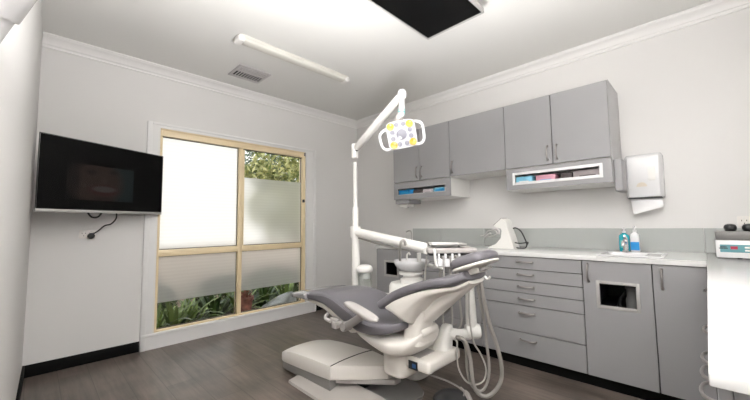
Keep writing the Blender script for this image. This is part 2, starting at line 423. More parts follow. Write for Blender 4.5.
def tv_screen_mat():
    m = mat('television picture', (.003, .003, .003), .25, spec=.12); nt = m.node_tree; N = nt.nodes.new; L = nt.links.new; bs = nt.nodes['Principled BSDF']
    uv = N('ShaderNodeUVMap')
    def blob(cx, cy, rx, ry, soft):
        mp = N('ShaderNodeMapping'); mp.inputs['Location'].default_value = (-cx/rx, -cy/ry, 0); mp.inputs['Scale'].default_value = (1/rx, 1/ry, 1)
        L(uv.outputs[0], mp.inputs['Vector']); ln = N('ShaderNodeVectorMath'); ln.operation = 'LENGTH'; L(mp.outputs[0], ln.inputs[0])
        r = N('ShaderNodeMapRange'); r.inputs['From Min'].default_value = 1; r.inputs['From Max'].default_value = 1-soft
        L(ln.outputs['Value'], r.inputs['Value']); return r.outputs['Result']
    base = (0, 0, 0, 1); cur = None
    for (cx, cy, rx, ry, soft, c) in ((.86, .5, .30, 1.2, .25, (.016, .024, .024)), (.42, .50, .46, .75, .35, (.040, .026, .021)), (.10, .55, .12, .6, .8, (.014, .011, .010)), (.33, .80, .12, .09, .8, (.016, .011, .010)), (.66, .85, .11, .09, .8, (.016, .011, .010)), (.52, .58, .06, .16, .8, (.052, .034, .028)), (.52, .30, .27, .20, .35, (.046, .018, .017)), (.53, .335, .215, .105, .35, (.070, .060, .055)), (.52, .04, .22, .10, .7, (.028, .018, .015))):
        f = blob(cx, cy, rx, ry, soft); mx = N('ShaderNodeMix'); mx.data_type = 'RGBA'
        L(f, mx.inputs[0]); mx.inputs[7].default_value = (*c, 1)
        if cur is None: mx.inputs[6].default_value = base
        else: L(cur, mx.inputs[6])
        cur = mx.outputs[2]
    L(cur, bs.inputs['Emission Color']); bs.inputs['Emission Strength'].default_value = .4
    return m
b = MB(); R0 = lambda a, c, d: TR+ex*a+en*d+V((0, 0, c))
b.quad(R0(Wd-.006, z0+.022, .003), R0(.006, z0+.022, .003), R0(.006, z1-.006, .003), R0(Wd-.006, z1-.006, .003)); scr = b.obj('screen', M_screen, tv, normals=False)
b = MB(); b.quad(R0(Wd*.815, z0+.10, .0035), R0(Wd*.29, z0+.10, .0035), R0(Wd*.29, z0+.385, .0035), R0(Wd*.815, z0+.385, .0035))
uvl = b.bm.loops.layers.uv.new('UVMap')
for l, c in zip(list(b.bm.faces)[0].loops, ((0, 0), (1, 0), (1, 1), (0, 1))): l[uvl].uv = c
part_label(b.obj('dim_picture', tv_screen_mat(), scr, normals=False), 'dim picture of a smiling mouth')
b = MB(); tvbox(b, .35, .62, z0+.15, z1-.15, -.06, -.035, .004)
pw = V((.52, Y-.015, 1.58)); pt = TR+ex*.48-en*.06+V((0, 0, 1.58))
b.tube([pw, pt], .022, 12); b.box((.46, Y-.02, 1.45), (.58, Y-.001, 1.71), .004)
b.obj('wall_bracket', M_dark, tv)
tvc = MB(); zz = z0
c0 = R0(.385, z0+.02, -.03); so = V((.352, Y-.03, 1.083))
tvc.tube([c0, c0+V((.0, .0, -.06)), V((.475, 3.72, 1.185)), V((.435, 3.76, 1.170)), V((.40, 3.79, 1.13)), so+V((.015, -.01, .02))], .0055, 8, 8)
tvc.lathe([(.001, 0), (.022, 0), (.026, .012), (.024, .03), (.012, .036), (.001, .036)], so+V((0, .018, 0)), (0, -1, 0), 16)
tvc.obj('power_cable', M_dark, tv)
b = MB(); c1 = R0(.61, z0+.02, -.03); c2 = R0(.49, z0+.02, -.03)
b.tube([c1, c1*.7+c2*.3+V((0, 0, -.05)), c1*.3+c2*.7+V((0, 0, -.05)), c2], .007, 8, 8); b.obj('cable_loop', M_dark, tv)
def outlet(name, lo, hi, ax, label):
    t = thing(name, ((lo[0]+hi[0])/2, (lo[1]+hi[1])/2, lo[2]), label, 'power outlet')
    b = MB().box(lo, hi, .003); b.obj('faceplate', M_out, t)
    cz = (lo[2]+hi[2])/2
    for k in (.28, .72):
        b = MB()
        for (du, dz) in ((-.012, .008), (.012, .008), (0, -.012)):
            if ax == 'y':
                u = lo[0]+(hi[0]-lo[0])*k+du; b.box((u-.002, lo[1]-.001, cz+dz-.005), (u+.002, lo[1]+.002, cz+dz+.005))
            else:
                u = lo[1]+(hi[1]-lo[1])*k+du; b.box((lo[0]-.001, u-.002, cz+dz-.005), (lo[0]+.002, u+.002, cz+dz+.005))
        b.obj('pin_slots', M_slot, t)
        b = MB()
        if ax == 'y': u = lo[0]+(hi[0]-lo[0])*k; b.box((u-.006, lo[1]-.003, cz+.020), (u+.006, lo[1]+.001, cz+.032), .001)
        else: u = lo[1]+(hi[1]-lo[1])*k; b.box((lo[0]-.003, u-.006, cz+.020), (lo[0]+.001, u+.006, cz+.032), .001)
        b.obj('rocker_switch', M_whitel, t)
    return t
outlet('power_outlet', (.272, Y-.010, 1.062), (.386, Y, 1.134), 'y', 'white double power outlet on the wall below the television')
outlet('power_outlet', (X-.010, -.275, 1.100), (X, -.155, 1.176), 'x', 'white double power outlet above the splashback, over the ultrasonic bath')

# ------------------------------------------------------------------ ceiling things
t = thing('ceiling_light', (1.72, 2.70, ZC), 'white ceiling batten light with plain diffuser, near the vent', 'light')
b = MB(); b.box((1.13, 2.645, ZC-.025), (2.31, 2.755, ZC), .004); b.obj('backing_tray', M_diff, t)
b = MB(); b.loft([[V((x, 2.70, ZC-.024))+V((0, a, -abs(c))) for a, c in [(.050*math.cos(PI*k/10), .030*math.sin(PI*k/10)**.6 if 0 < k < 10 else 0) for k in range(11)]] for x in (1.17, 2.27)]); b.obj('diffuser', M_diff, t)
for x0, x1 in ((1.115, 1.175), (2.265, 2.325)):
    b = MB(); b.box((x0, 2.642, ZC-.060), (x1, 2.758, ZC-.002), .02, 3); b.obj('end_cap', M_whitel, t)
t = thing('ceiling_vent', (1.52, 3.30, ZC), 'small slatted ceiling vent between the batten light and the window', 'vent')
vx0, vx1, vy0, vy1 = 1.355, 1.69, 3.17, 3.475
b = MB()
for lo, hi in (((vx0, vy0, ZC-.012), (vx1, vy0+.03, ZC)), ((vx0, vy1-.035, ZC-.012), (vx1, vy1, ZC)), ((vx0, vy0+.03, ZC-.012), (vx0+.03, vy1-.035, ZC)), ((vx1-.03, vy0+.03, ZC-.012), (vx1, vy1-.035, ZC))): b.box(lo, hi, .003)
b.box((vx0+.03, vy0+.125, ZC-.012), (vx1-.03, vy0+.145, ZC-.001), .002)
b.obj('frame', M_vent, t)
MB().box((vx0+.02, vy0+.02, ZC-.003), (vx1-.02, vy1-.03, ZC-.001)).obj('backing', M_vdark, t)
b = MB(); nS = 9
for i in range(nS):
    x = vx0+.04+(vx1-vx0-.08)*(i+.5)/nS
    b.box((x-.007, vy0+.145, ZC-.012), (x+.006, vy1-.035, ZC-.010))
b.obj('slats', M_vent, t)
b = MB()
for i in range(4):
    y = vy0+.03+.095*(i+.5)/4
    b.box((vx0+.03, y-.009, ZC-.012), (vx1-.03, y+.008, ZC-.010))
b.obj('cross_slats', M_vent, t)
t = thing('ceiling_monitor', (1.72, 1.24, ZC), 'black flat monitor hung face down from the ceiling above the chair', 'monitor')
mx0, mx1, my0, my1, mz = 1.335, 2.118, 1.005, 1.476, 2.60
b = MB(); b.box((mx0, my0, mz+.004), (mx1, my1, mz+.035), .004); b.box((1.5, 1.1, mz+.035), (1.95, 1.4, mz+.075), .01); b.obj('case', M_silver, t)
b = MB()
for lo, hi in (((mx0, my0, mz-.004), (mx0+.012, my1, mz+.006)), ((mx1-.016, my0, mz-.004), (mx1, my1, mz+.006)), ((mx0, my0, mz-.004), (mx1, my0+.01, mz+.006)), ((mx0, my1-.012, mz-.004), (mx1, my1, mz+.006))): b.box(lo, hi, .001)
b.obj('bezel', M_silver, t)
MB().box((mx0+.011, my0+.009, mz), (mx1-.015, my1-.011, mz+.005)).obj('screen', M_screen, t)
b = MB(); b.lathe([(.11, 0), (.11, -.012), (.03, -.02), (.03, -.075), (.001, -.075)], (1.72, 1.24, ZC)); b.obj('mounting_post', M_unit, t)
# added ceiling panel, out of view over the near end, brightens the room
def added_panel_light(cx, cy, hx, hy, s, label):
    t = thing('added_panel_light', (cx, cy, ZC), label, 'light')
    b = MB()
    for lo, hi in (((cx-hx, cy-hy, ZC-.03), (cx-hx+.02, cy+hy, ZC)), ((cx+hx-.02, cy-hy, ZC-.03), (cx+hx, cy+hy, ZC)), ((cx-hx, cy-hy, ZC-.03), (cx+hx, cy-hy+.02, ZC)), ((cx-hx, cy+hy-.02, ZC-.03), (cx+hx, cy+hy, ZC))): b.box(lo, hi, .002)
    b.obj('frame', M_trim, t)
    b = MB(); b.box((cx-hx+.02, cy-hy+.02, ZC-.026), (cx+hx-.02, cy+hy-.02, ZC-.01)); b.obj('diffuser', emis('added light diffuser', (1, .965, .91), s), t)
    return t
added_panel_light(.75, .62, .60, .50, .8, 'added lit square ceiling panel, out of view, over the near corner of the room')

# ------------------------------------------------------------------ joinery
XB = 2.756; ZT = .912; ZS = .880; XK = 2.756
def bow_handle(p, axis, L=.128, out=.028, nrm=(-1, 0, 0), k=1.):
    """slender arched pull with broad feet"""
    p = V(p); a = V(axis); n = V(nrm)
    pts = [p-a*L/2+n*.001, p-a*L*.46+n*out*.45, p-a*L*.3+n*out*.85, p+n*out, p+a*L*.3+n*out*.85, p+a*L*.46+n*out*.45, p+a*L/2+n*.001]
    return MB().tube(pts, [q*k for q in (.009, .008, .0065, .006, .0065, .008, .009)], 8, 5)
ZV = (0, 0, 1); YV = (0, 1, 0)
def panel(lo, hi): return MB().box(lo, hi, .0015, 1)
G = .0030
def door_panel(name, y0, y1, z0, z1, xf, t, hole=None):
    if hole is None: return panel((xf, y0+G, z0+G), (xf+.018, y1-G, z1-G)).obj(name, M_grey, t)
    hy0, hy1, hz0, hz1 = hole; b = MB()
    for lo, hi in (((xf, y0+G, z0+G), (xf+.018, hy0, z1-G)), ((xf, hy1, z0+G), (xf+.018, y1-G, z1-G)), ((xf, hy0, z0+G), (xf+.018, hy1, hz0)), ((xf, hy0, hz1), (xf+.018, hy1, z1-G))): b.box(lo, hi)
    return b.obj(name, M_grey, t)
CB = .088      # underside of the base cabinets
def carcass(y0, y1, t, top=ZS-.001, hollow=None):
    b = MB(); xf = XB+.019
    if hollow:
        b.box((xf, y0, CB), (X, y0+.016, top)); b.box((xf, y1-.016, CB), (X, y1, top)); b.box((xf, y0, CB), (X, y1, CB+.016)); b.box((X-.016, y0, CB), (X, y1, top)); b.box((xf, y0, hollow-.016), (X, y1, hollow))
    else: b.box((xf, y0+.0005, CB), (X-.001, y1-.0005, top-.001))
    b.obj('body', M_greyd, t)
    MB().box((XB+.06, y0, 0), (XB+.075, y1, CB)).obj('kickboard', M_black, t)
# drawer bank (six drawers)
def drawer_bank(y0, y1, zs, label, hy=None):
    t = thing('drawer_cabinet', (XB+.3, (y0+y1)/2, 0), label, 'cabinet'); carcass(y0, y1, t)
    for a, c in zip(zs[1:], zs[:-1]):
        d = door_panel('drawer', y0, y1, a, c, XB, t)
        k = .040 if c-a < .12 else .055
        bow_handle((XB, (y0+y1)/2 if hy is None else hy, c-k), YV, .12).obj('handle', M_handle, d)
    return t
DZ = [.878, .778, .684, .590, .494, .283, .088]
drawer_bank(.652, 1.44, DZ, 'six drawer grey base cabinet directly left of the cabinet with a window in its door', 1.05)
drawer_bank(1.44, 2.06, [.878, .778, .684, .590, .494, .283, .088], 'grey base drawer cabinet hidden mostly behind the dental chair')
def window_cab(y0, y1, hole, label, hside, jar=False):
    t = thing('base_cabinet', (XB+.3, (y0+y1)/2, 0), label, 'cabinet'); carcass(y0, y1, t, hollow=.52)
    hy0, hy1, hz0, hz1 = hole
    d = door_panel('door', y0, y1, CB, .878, XB, t, hole)
    bow_handle((XB, hside, .793), ZV, .12).obj('handle', M_handle, d)
    b = MB(); w = .020
    for lo, hi in (((XB-.004, hy0-w, hz0-w), (XB+.002, hy0, hz1+w)), ((XB-.004, hy1, hz0-w), (XB+.002, hy1+w, hz1+w)), ((XB-.004, hy0, hz0-w), (XB+.002, hy1, hz0)), ((XB-.004, hy0, hz1), (XB+.002, hy1, hz1+w))): b.box(lo, hi, .001)
    part_label(b.obj('window_frame', M_silver, d), 'silver frame round the small dark window')
    return t
window_cab(.265, .652, (.352, .552, .580, .726), 'grey base cabinet with a small silver framed window in its door', .617)
bt = thing('waste_bin', (XB+.16, .44, .521), 'dim pale container standing inside the window of the base cabinet', 'container')
MB().lathe([(.001, 0), (.040, 0), (.045, .08), (.036, .10), (.036, .15), (.044, .155), (.044, .17), (.001, .175)], (XB+.20, .395, .521)).obj('body', mat('dull grey plastic', (.22, .22, .22), .5), bt)
MB().tube([(XB+.20, .44, .65), (XB+.20, .47, .60), (XB+.20, .48, .54)], .012, 10, 5).obj('hose', M_dark, bt)
window_cab(2.06, 2.70, (2.395, 2.56, .60, .735), 'grey base cabinet with a dark window, at the far end of the worktop', 2.10)
t = thing('base_cabinet', (XB+.3, .14, 0), 'narrow plain grey base cabinet beside the return worktop', 'cabinet'); carcass(.0135, .265, t)
d = door_panel('door', .0135, .265, CB, .878, XB, t); bow_handle((XB, .218, .788), ZV, .12).obj('handle', M_handle, d)
# return cabinets (front faces +y)
def return_cab(x0, x1, hx, label, hz=.79, ax=(1, 0, 0)):
    t = thing('return_cabinet', ((x0+x1)/2, -.3, 0), label, 'cabinet')
    MB().box((x0+.0005, YB+.002, CB), (x1-.0005, -.015, ZT-.022)).obj('body', M_grey if x0 < .9 else M_greyd, t)
    MB().box((x0, -.12, 0), (x1, -.105, CB)).obj('kickboard', M_black, t)
    d = panel((x0+G, -.0145, CB+G), (x1-G, .004, ZT-.024)).obj('door', M_grey, t)
    for h in hx: bow_handle((h, .004, hz), ax, .11, .026, (0, 1, 0), .55).obj('handle', M_handle, d)
    return t
return_cab(2.245, 2.752, (2.45,), 'grey cabinet under the return worktop, nearest the inner corner')
return_cab(1.43, 2.244, (1.58,), 'wide grey cabinet under the middle of the return worktop')
return_cab(1.20, 1.429, (1.26,), 'narrow grey cabinet under the return worktop, second from its open end')
return_cab(.785, 1.199, (1.14, 1.02), 'grey cabinet at the open end of the return worktop')
# worktops: one L with a cut-out for the basin
SX0, SX1, SY0, SY1 = 2.86, 3.16, .23, .56
b = MB()
b.box((XB-.012, SY1, ZS), (X, 2.72, ZT), .002); b.box((XB-.012, .0125, ZS), (SX0, SY1, ZT)); b.box((SX1, .0125, ZS), (X, SY1, ZT)); b.box((SX0, .0125, ZS), (SX1, SY0, ZT))
b.box((.752, YB, ZT-.021), (X, .0125, ZT), .003)
tag(b.obj('worktop', M_top), 'white L-shaped worktop over the grey base cabinets', 'worktop')
t = thing('sink', (3.0, .4, ZT), 'white inset basin in the worktop in front of the soap bottles', 'sink')
b = MB()
for lo, hi in (((SX0-.02, SY0-.02, ZT+.0004), (SX0, SY1+.02, ZT+.006)), ((SX1, SY0-.02, ZT+.0004), (SX1+.03, SY1+.02, ZT+.006)), ((SX0, SY0-.02, ZT+.0004), (SX1, SY0, ZT+.006)), ((SX0, SY1, ZT+.0004), (SX1, SY1+.02, ZT+.006))): b.box(lo, hi, .002)
b.obj('rim', M_lface, t)
b = MB(); rr0 = rr(.146, .12, 8, 32); cxs, cys = 3.01, .43
b.loft([[V((cxs+x*s, cys+y*s, z)) for x, y in rr0] for s, z in ((1, ZT+.003), (.96, ZT-.02), (.88, .80), (.7, .785), (.1, .782))], cap=False); b.bm.faces.new(b.bm.verts[-32:] if False else [v for v in list(b.bm.verts)[-32:]])
b.obj('bowl', M_lface, t)
MB().lathe([(.022, 0), (.022, .003), (.001, .004)], (cxs, cys, .783)).obj('waste', M_chrome, t)
# tap
t = thing('basin_tap', (3.17, .45, ZT), 'small chrome mixer tap standing in front of the turquoise soap bottle', 'tap')
b = MB(); b.lathe([(.024, 0), (.024, .008), (.018, .012), (.017, .09), (.001, .092)], (3.17, .448, ZT+.006)); b.obj('body', M_chrome, t)
MB().tube([(3.17, .448, ZT+.065), (3.11, .448, ZT+.085), (3.06, .447, ZT+.082), (3.045, .447, ZT+.06)], [.012, .012, .011, .011], 12, 6).obj('spout', M_chrome, t)
b = MB(); b.tube([(3.17, .448, ZT+.096), (3.18, .448, ZT+.108), (3.13, .448, ZT+.13)], [.015, .012, .006], 12, 5); b.obj('lever', M_chrome, t)
# splashback
b = MB()
ys = [2.756, 2.32, 1.76, .018, YB]
for a, c in zip(ys[1:], ys[:-1]): b.box((X-.008, a+.0015, ZT-.0), (X-.0005, c-.0015, 1.092), .001, 1)
tag(b.obj('splashback', M_splash), 'grey green glass splashback above the worktop', 'splashback')

# upper cabinets
XU = 3.088; UZ0, UZ1 = 1.648, 2.258
def upper(y0, y1, doors, label, disp=None, grey_end=False, jutting=False):
    t = thing('wall_cabinet', ((XU+X)/2, (y0+y1)/2, UZ0), label, 'cabinet')
    b = MB().box((XU+.019, y0+.0005, UZ0), (X-.001, y1-.0005, UZ1)); b.obj('body', M_whitel, t)
    MB().box((XU+.018, y0+.004, UZ0+.003), (XU+.0188, y1-.004, UZ1-.003)).obj('door_gap_shade', M_greyd, t)  # dark sheet behind the doors, painted shade for the gaps
    for d0, d1, hy in doors:
        d = door_panel('door', d0, d1, UZ0, UZ1, XU, t); bow_handle((XU, hy, 1.747), ZV, .12).obj('handle', M_handle, d)
    if grey_end: MB().box((XU+.001, y0-.004, UZ0-.198), (X-.001, y0, UZ1), .001).obj('end_panel', M_pale, t)
    if disp:
        dz0, dz1, (sy0, sy1, sz0, sz1) = disp
        fr = door_panel('dispenser_front', y0, y1, dz0, dz1, XU, t, (sy0, sy1, sz0, sz1))
        b = MB(); xf = XU+.018
        b.box((xf, y0+.001, dz0), (X-.001, y0+.017, dz1)); b.box((xf, y1-.017, dz0), (X-.001, y1-.001, dz1)); b.box((xf, y0+.017, dz0), (X-.001, y1-.017, dz0+.016)); b.box((xf, y0+.017, dz1-.012), (X-.001, y1-.017, dz1-.001)); b.box((X-.02, y0+.017, dz0), (X-.001, y1-.017, dz1))
        b.obj('dispenser_housing', M_whitel, t)
        return t, fr
    return t, None
M_pale = mat('pale grey end panel', (.44, .435, .44), .45)
slotL = (1.985, 2.645, 1.505, 1.572); slotR = (.573, 1.228, 1.518, 1.584)
tA, frA = upper(1.914, 2.715, [(1.914, 2.32, 2.286), (2.32, 2.715, 2.357)], 'grey two door wall cabinet with glove slot, at the far end', (1.445, 1.646, slotL))
tB, _ = upper(1.313, 1.914, [(1.313, 1.914, 1.885)], 'grey single door wall cabinet between the two with glove slots')
tC, frC = upper(.487, 1.313, [(.487, .902, .868), (.902, 1.313, .942)], 'grey two door wall cabinet with white framed glove slot, nearest the towel dispenser', (1.450, 1.646, slotR), True)
b = MB(); y0, y1, z0_, z1_ = slotR; w = .024
for lo, hi in (((XU-.004, y0-w, z0_-w), (XU+.004, y0, z1_+w)), ((XU-.004, y1, z0_-w), (XU+.004, y1+w, z1_+w)), ((XU-.004, y0, z0_-w), (XU+.004, y1, z0_)), ((XU-.004, y0, z1_), (XU+.004, y1, z1_+w))): b.box(lo, hi, .001)
part_label(b.obj('slot_frame', M_lface, frC), 'white frame round the glove slot')
b = MB(); y0, y1, z0_, z1_ = slotL; w = .008
for lo, hi in (((XU-.003, y0-w, z0_-w), (XU+.004, y0, z1_+w)), ((XU-.003, y1, z0_-w), (XU+.004, y1+w, z1_+w)), ((XU-.003, y0, z0_-w), (XU+.004, y1, z0_)), ((XU-.003, y0, z1_), (XU+.004, y1, z1_+w))): b.box(lo, hi, .001)
b.obj('slot_frame', M_pale, frA)
b = MB(); b.box((XU+.012, .428, 1.378), (XU+.20, .482, 1.63), .012, 3); b.obj('side_holder', M_grey, tC)
# boxes in the slots
def gbox(y0, y1, h, zb, m, label, cat='glove box', glove=None, open_=True):
    t = thing('glove_box', (XU+.10, (y0+y1)/2, zb), label, cat, 'boxes in the glove slots')
    MB().box((XU+.035, y0, zb), (XU+.16, y1, zb+h), .002).obj('carton', m, t)
    if glove:
        b = MB(); ym = (y0+y1)/2
        rg = []
        for k in range(5):
            s = (1, .9, .75, .5, .15)[k]
            rg.append([V((XU+.035-.022*k/4-.001, ym+x*(y1-y0)*.36*s+.01*math.sin(3*k+x*7), zb+h*.5+y*h*.36*s+.004*math.sin(9*x+k))) for x, y in rr(1, 1, 2.6, 18)])
        b.loft(rg); b.obj('glove', glove, t)
    else:
        MB().box((XU+.0335, y0+(y1-y0)*.22, zb+h*.25), (XU+.0352, y0+(y1-y0)*.78, zb+h*.6)).obj('printed_panel', M_whitel if m in (M_lblue, M_blue) else M_blue if m is M_pink else M_brown, t)
zL, zR = 1.462, 1.467
gbox(2.455, 2.67, .10, zL, M_blue, 'blue glove box at the far end of the far glove slot', glove=M_tissue)
gbox(2.31, 2.44, .085, zL, M_brown, 'dark box second from the far end of the far glove slot')
gbox(2.17, 2.30, .085, zL, M_offw, 'greyish box in the middle of the far glove slot')
gbox(1.965, 2.155, .09, zL, M_lblue, 'pale box with blue glove spilling out in the far glove slot', glove=M_tissue)
gbox(1.09, 1.24, .105, zR, M_lblue, 'pale blue glove box at the far end of the white framed slot')
gbox(.90, 1.06, .10, zR, M_pink, 'pink glove box with blue panel in the white framed slot')
gbox(.775, .855, .10, zR, M_brown, 'dark brown box right of the pink one in the white framed slot')
gbox(.56, .765, .105, zR, M_taupe, 'long taupe box at the near end of the white framed slot')
# little dispenser under far cabinet
t = thing('soap_dispenser', (3.25, 2.55, 1.36), 'small white dispenser on a grey block under the far wall cabinet', 'dispenser')
b = MB(); b.box((XU+.03, 2.50, 1.395), (XU+.26, 2.715, 1.444), .004); b.obj('mounting_block', M_grey, t)
b = MB(); b.box((XU+.06, 2.545, 1.362), (XU+.19, 2.68, 1.395), .012, 3); b.box((XU+.08, 2.58, 1.345), (XU+.14, 2.64, 1.365), .008, 3); b.obj('dispenser_body', M_unit, t)

# paper towel dispenser
t = thing('paper_towel_dispenser', (X-.07, .33, 1.30), 'white paper towel dispenser on the wall right of the cabinets', 'dispenser')
def towel_ring(z, hy, d, yc):
    return [V((X-.001, yc+hy, z)), V((X-d*.5, yc+hy, z)), V((X-d*.85, yc+hy*.95, z)), V((X-d, yc+hy*.8, z)), V((X-d, yc-hy*.8, z)), V((X-d*.85, yc-hy*.95, z)), V((X-d*.5, yc-hy, z)), V((X-.001, yc-hy, z))]
yc = .338
b = MB(); b.loft([towel_ring(z, hy+.008, d, yc) for z, hy, d in ((1.338, .108, .085), (1.345, .112, .10), (1.48, .114, .115), (1.62, .116, .115), (1.67, .114, .105), (1.69, .105, .08))]); b.bevel(.004)
b.obj('cover', M_lface, t)
b = MB(); b.loft([[V((X-.1165, yc+.01+.037*math.cos(a)*s, 1.435+.03*math.sin(a)*s)) for a in [PI*k/12 for k in range(13)]]+[V((X-.1165, yc+.01, 1.43))] for s in (1,)]*1, cap=False) if False else b.prism([(.034*math.cos(PI*k/14), .034*math.sin(PI*k/14)) for k in range(15)], (X-.1178, yc+.012, 1.425), (0, -1, 0), (0, 0, 1), (1, 0, 0), .004)
part_label(b.obj('level_window', M_cardy if 'M_cardy' in globals() else mat('beige level window', (.62, .56, .47), .4), t), 'beige half round level window')
MB().box((X-.1175, yc-.075, 1.47), (X-.1145, yc-.03, 1.575), .001).obj('printed_label', M_whitel, t)
b = MB(); b.box((X-.10, yc-.105, 1.331), (X-.03, yc+.105, 1.339)); b.obj('slot', M_dark, t)
b = MB(); b.quad((X-.07, yc+.095, 1.337), (X-.07, yc-.10, 1.337), (X-.098, yc-.112, 1.262), (X-.098, yc+.075, 1.205))
b.quad((X-.067, yc+.095, 1.337), (X-.067, yc-.10, 1.337), (X-.094, yc-.110, 1.275), (X-.094, yc+.08, 1.22))
b.obj('paper_towel', M_lface, t, normals=False)
# bottles
t = thing('soap_bottle', (3.3, .473, ZT), 'turquoise pump soap bottle behind the tap', 'bottle')
b = MB(); b.loft([[V((3.3+x*s, .473+y*s, ZT+z)) for x, y in rr(.026, .035, 4, 24)] for s, z in ((.9, 0), (1, .008), (1, .115), (.9, .13), (.4, .142), (.35, .15))]); b.obj('bottle_body', M_soap, t)
b = MB(); b.lathe([(.014, .148), (.014, .162), (.006, .164), (.005, .178), (.011, .18), (.011, .188), (.001, .19)], (3.3, .473, ZT)); b.tube([(3.3, .473, ZT+.184), (3.26, .473, ZT+.184), (3.255, .473, ZT+.176)], .006, 8); b.obj('pump', M_lface, t)
MB().box((3.2725, .450, ZT+.03), (3.275, .496, ZT+.09)).obj('bottle_label', M_teal, t)
t = thing('soap_bottle', (3.3, .405, ZT), 'white pump bottle with blue label beside the turquoise bottle', 'bottle')
b = MB(); b.loft([[V((3.3+x*s, .405+y*s, ZT+z)) for x, y in rr(.026, .030, 4, 24)] for s, z in ((.9, 0), (1, .008), (1, .12), (.9, .138), (.4, .15), (.35, .158))]); b.obj('bottle_body', M_lface, t)
b = MB(); b.lathe([(.014, .156), (.014, .172), (.006, .174), (.005, .19), (.011, .192), (.011, .20), (.001, .202)], (3.3, .405, ZT)); b.tube([(3.3, .405, ZT+.196), (3.26, .405, ZT+.196), (3.255, .405, ZT+.188)], .006, 8); b.obj('pump', M_lface, t)
MB().box((3.2715, .378, ZT+.015), (3.2745, .432, ZT+.078)).obj('bottle_label', M_blue, t)

# ultrasonic bath
ux0, ux1, uy0, uy1 = 3.0, 3.27, -.43, -.032
t = thing('ultrasonic_bath', ((ux0+ux1)/2, (uy0+uy1)/2, ZT), 'white ultrasonic bath with teal control panel and black lids on the right of the worktop', 'appliance')
b = MB(); b.box((ux0, uy0, ZT+.008), (ux1, uy1, 1.026), .005); 
b.obj('housing', M_lface, t)
b = MB(); b.box((ux0+.005, uy0+.005, 1.026), (ux1-.005, uy1-.003, 1.080), .004); b.obj('tub', M_smoke, t)
b = MB(); b.box((ux0-.003, uy0+.03, .953), (ux0+.001, uy1-.018, 1.000), .002, 1); cp = b.obj('control_panel', M_panel, t)
MB().box((ux0-.0045, -.125, .972), (ux0-.002, -.095, .990)).obj('display', M_red, cp)
b = MB(); b.box((ux0-.0045, -.083, .975), (ux0-.002, -.045, .980)); b.box((ux0-.0045, -.079, .983), (ux0-.002, -.050, .988)); b.obj('printed_lettering', M_dark, cp)
b = MB()
for yy in (-.165, -.20, -.235, -.27):
    for zz in (.966, .984): b.box((ux0-.0055, yy-.011, zz-.005), (ux0-.002, yy+.011, zz+.005), .002, 1)
b.obj('buttons', M_whitel, cp)
for yy in (-.105, -.185, -.30):
    b = MB(); b.lathe([(.001, 0), (.022, .0), (.029, .012), (.030, .026), (.024, .040), (.012, .045), (.001, .046)], (ux0+.12, yy, 1.0805)); b.obj('lid', M_dark, t)
for yy in (uy0+.04, uy1-.10):
    for xx in (ux0+.03, ux1-.03):
        MB().lathe([(.012, 0), (.012, .009), (.001, .009)], (xx, yy, ZT+.0002)).obj('foot', M_dark, t)

# white desk unit with shield on the worktop, left of the drawers
P0 = V((3.12, 1.405, ZT))
t = thing('polishing_unit', P0, 'white wedge shaped desk unit with clear holder, on the worktop left of the cable loop', 'appliance')
fx = V((0, -1, 0))   # to the right in the photo
def pu(a, c, dpt=0): return P0+fx*(a*1.18)+V((dpt, 0, c*1.12))
b = MB()
prof = [(-.085, 0), (.125, 0), (.098, .105), (.080, .163), (.072, .22), (.058, .242), (.033, .25), (-.037, .189), (-.024, .178), (.022, .168), (.031, .147), (.020, .084), (-.02, .037), (-.07, .016)]
b.prism([(a*1.18, c*1.12) for a, c in prof], pu(0, 0, -.05), fx, (0, 0, 1), (1, 0, 0), .13); b.bevel(.004, 2); b.obj('body', M_unit, t)
b = MB(); u0 = V((-.036, .190)); u1 = V((.032, .250)); dd = V((u1.x-u0.x, u1.y-u0.y)).normalized(); nn = V((-dd.y, dd.x))
b.prism([(p.x*1.18, p.y*1.12) for p in (u0, u1, u1+nn*.006, u0+nn*.006)], pu(0, 0, -.045), fx, (0, 0, 1), (1, 0, 0), .12); b.obj('display_strip', M_post, t)
b = MB()
b.loft([[pu(-.105, .165, -.06+dz), pu(-.095, .115, -.06+dz), pu(-.045, .088, -.06+dz), pu(.024, .09, -.06+dz), pu(.028, .16, -.06+dz)] for dz in (0, .13)], cap=False, closed=False)
b.obj('clear_holder', M_acryl, t, normals=False)
b = MB(); b.tube([pu(-.14, .100, -.065), pu(-.10, .112, -.068), pu(-.075, .145, -.068), pu(-.02, .150, -.068), pu(.0, .125, -.068), pu(-.03, .105, -.068), pu(-.085, .098, -.065)], .006, 8, 6)
b.tube([pu(-.10, .09, -.065), pu(-.075, .115, -.068), pu(-.05, .125, -.068)], .010, 8, 4); b.obj('handpiece', M_steel, t)
b = MB(); b.tube([pu(-.035, .155, -.064), pu(-.01, .163, -.066), pu(.015, .15, -.066), pu(.012, .12, -.066)], .009, 8, 5); b.obj('nozzle', M_vent, t)
b = MB()
b.tube([pu(.098, .165, .02), pu(.12, .17, .02), pu(.16, .145, .01), pu(.19, .09, .0), pu(.205, .04, .0), pu(.195, .012, 0), pu(.17, .006, 0), pu(.12, .008, .01)], .006, 8, 6)
b.tube([pu(.115, .05, .0), pu(.15, .045, .0), pu(.19, .05, 0), pu(.215, .055, 0), pu(.205, .03, 0)], .005, 8, 6)
b.obj('cable', M_dark, t)
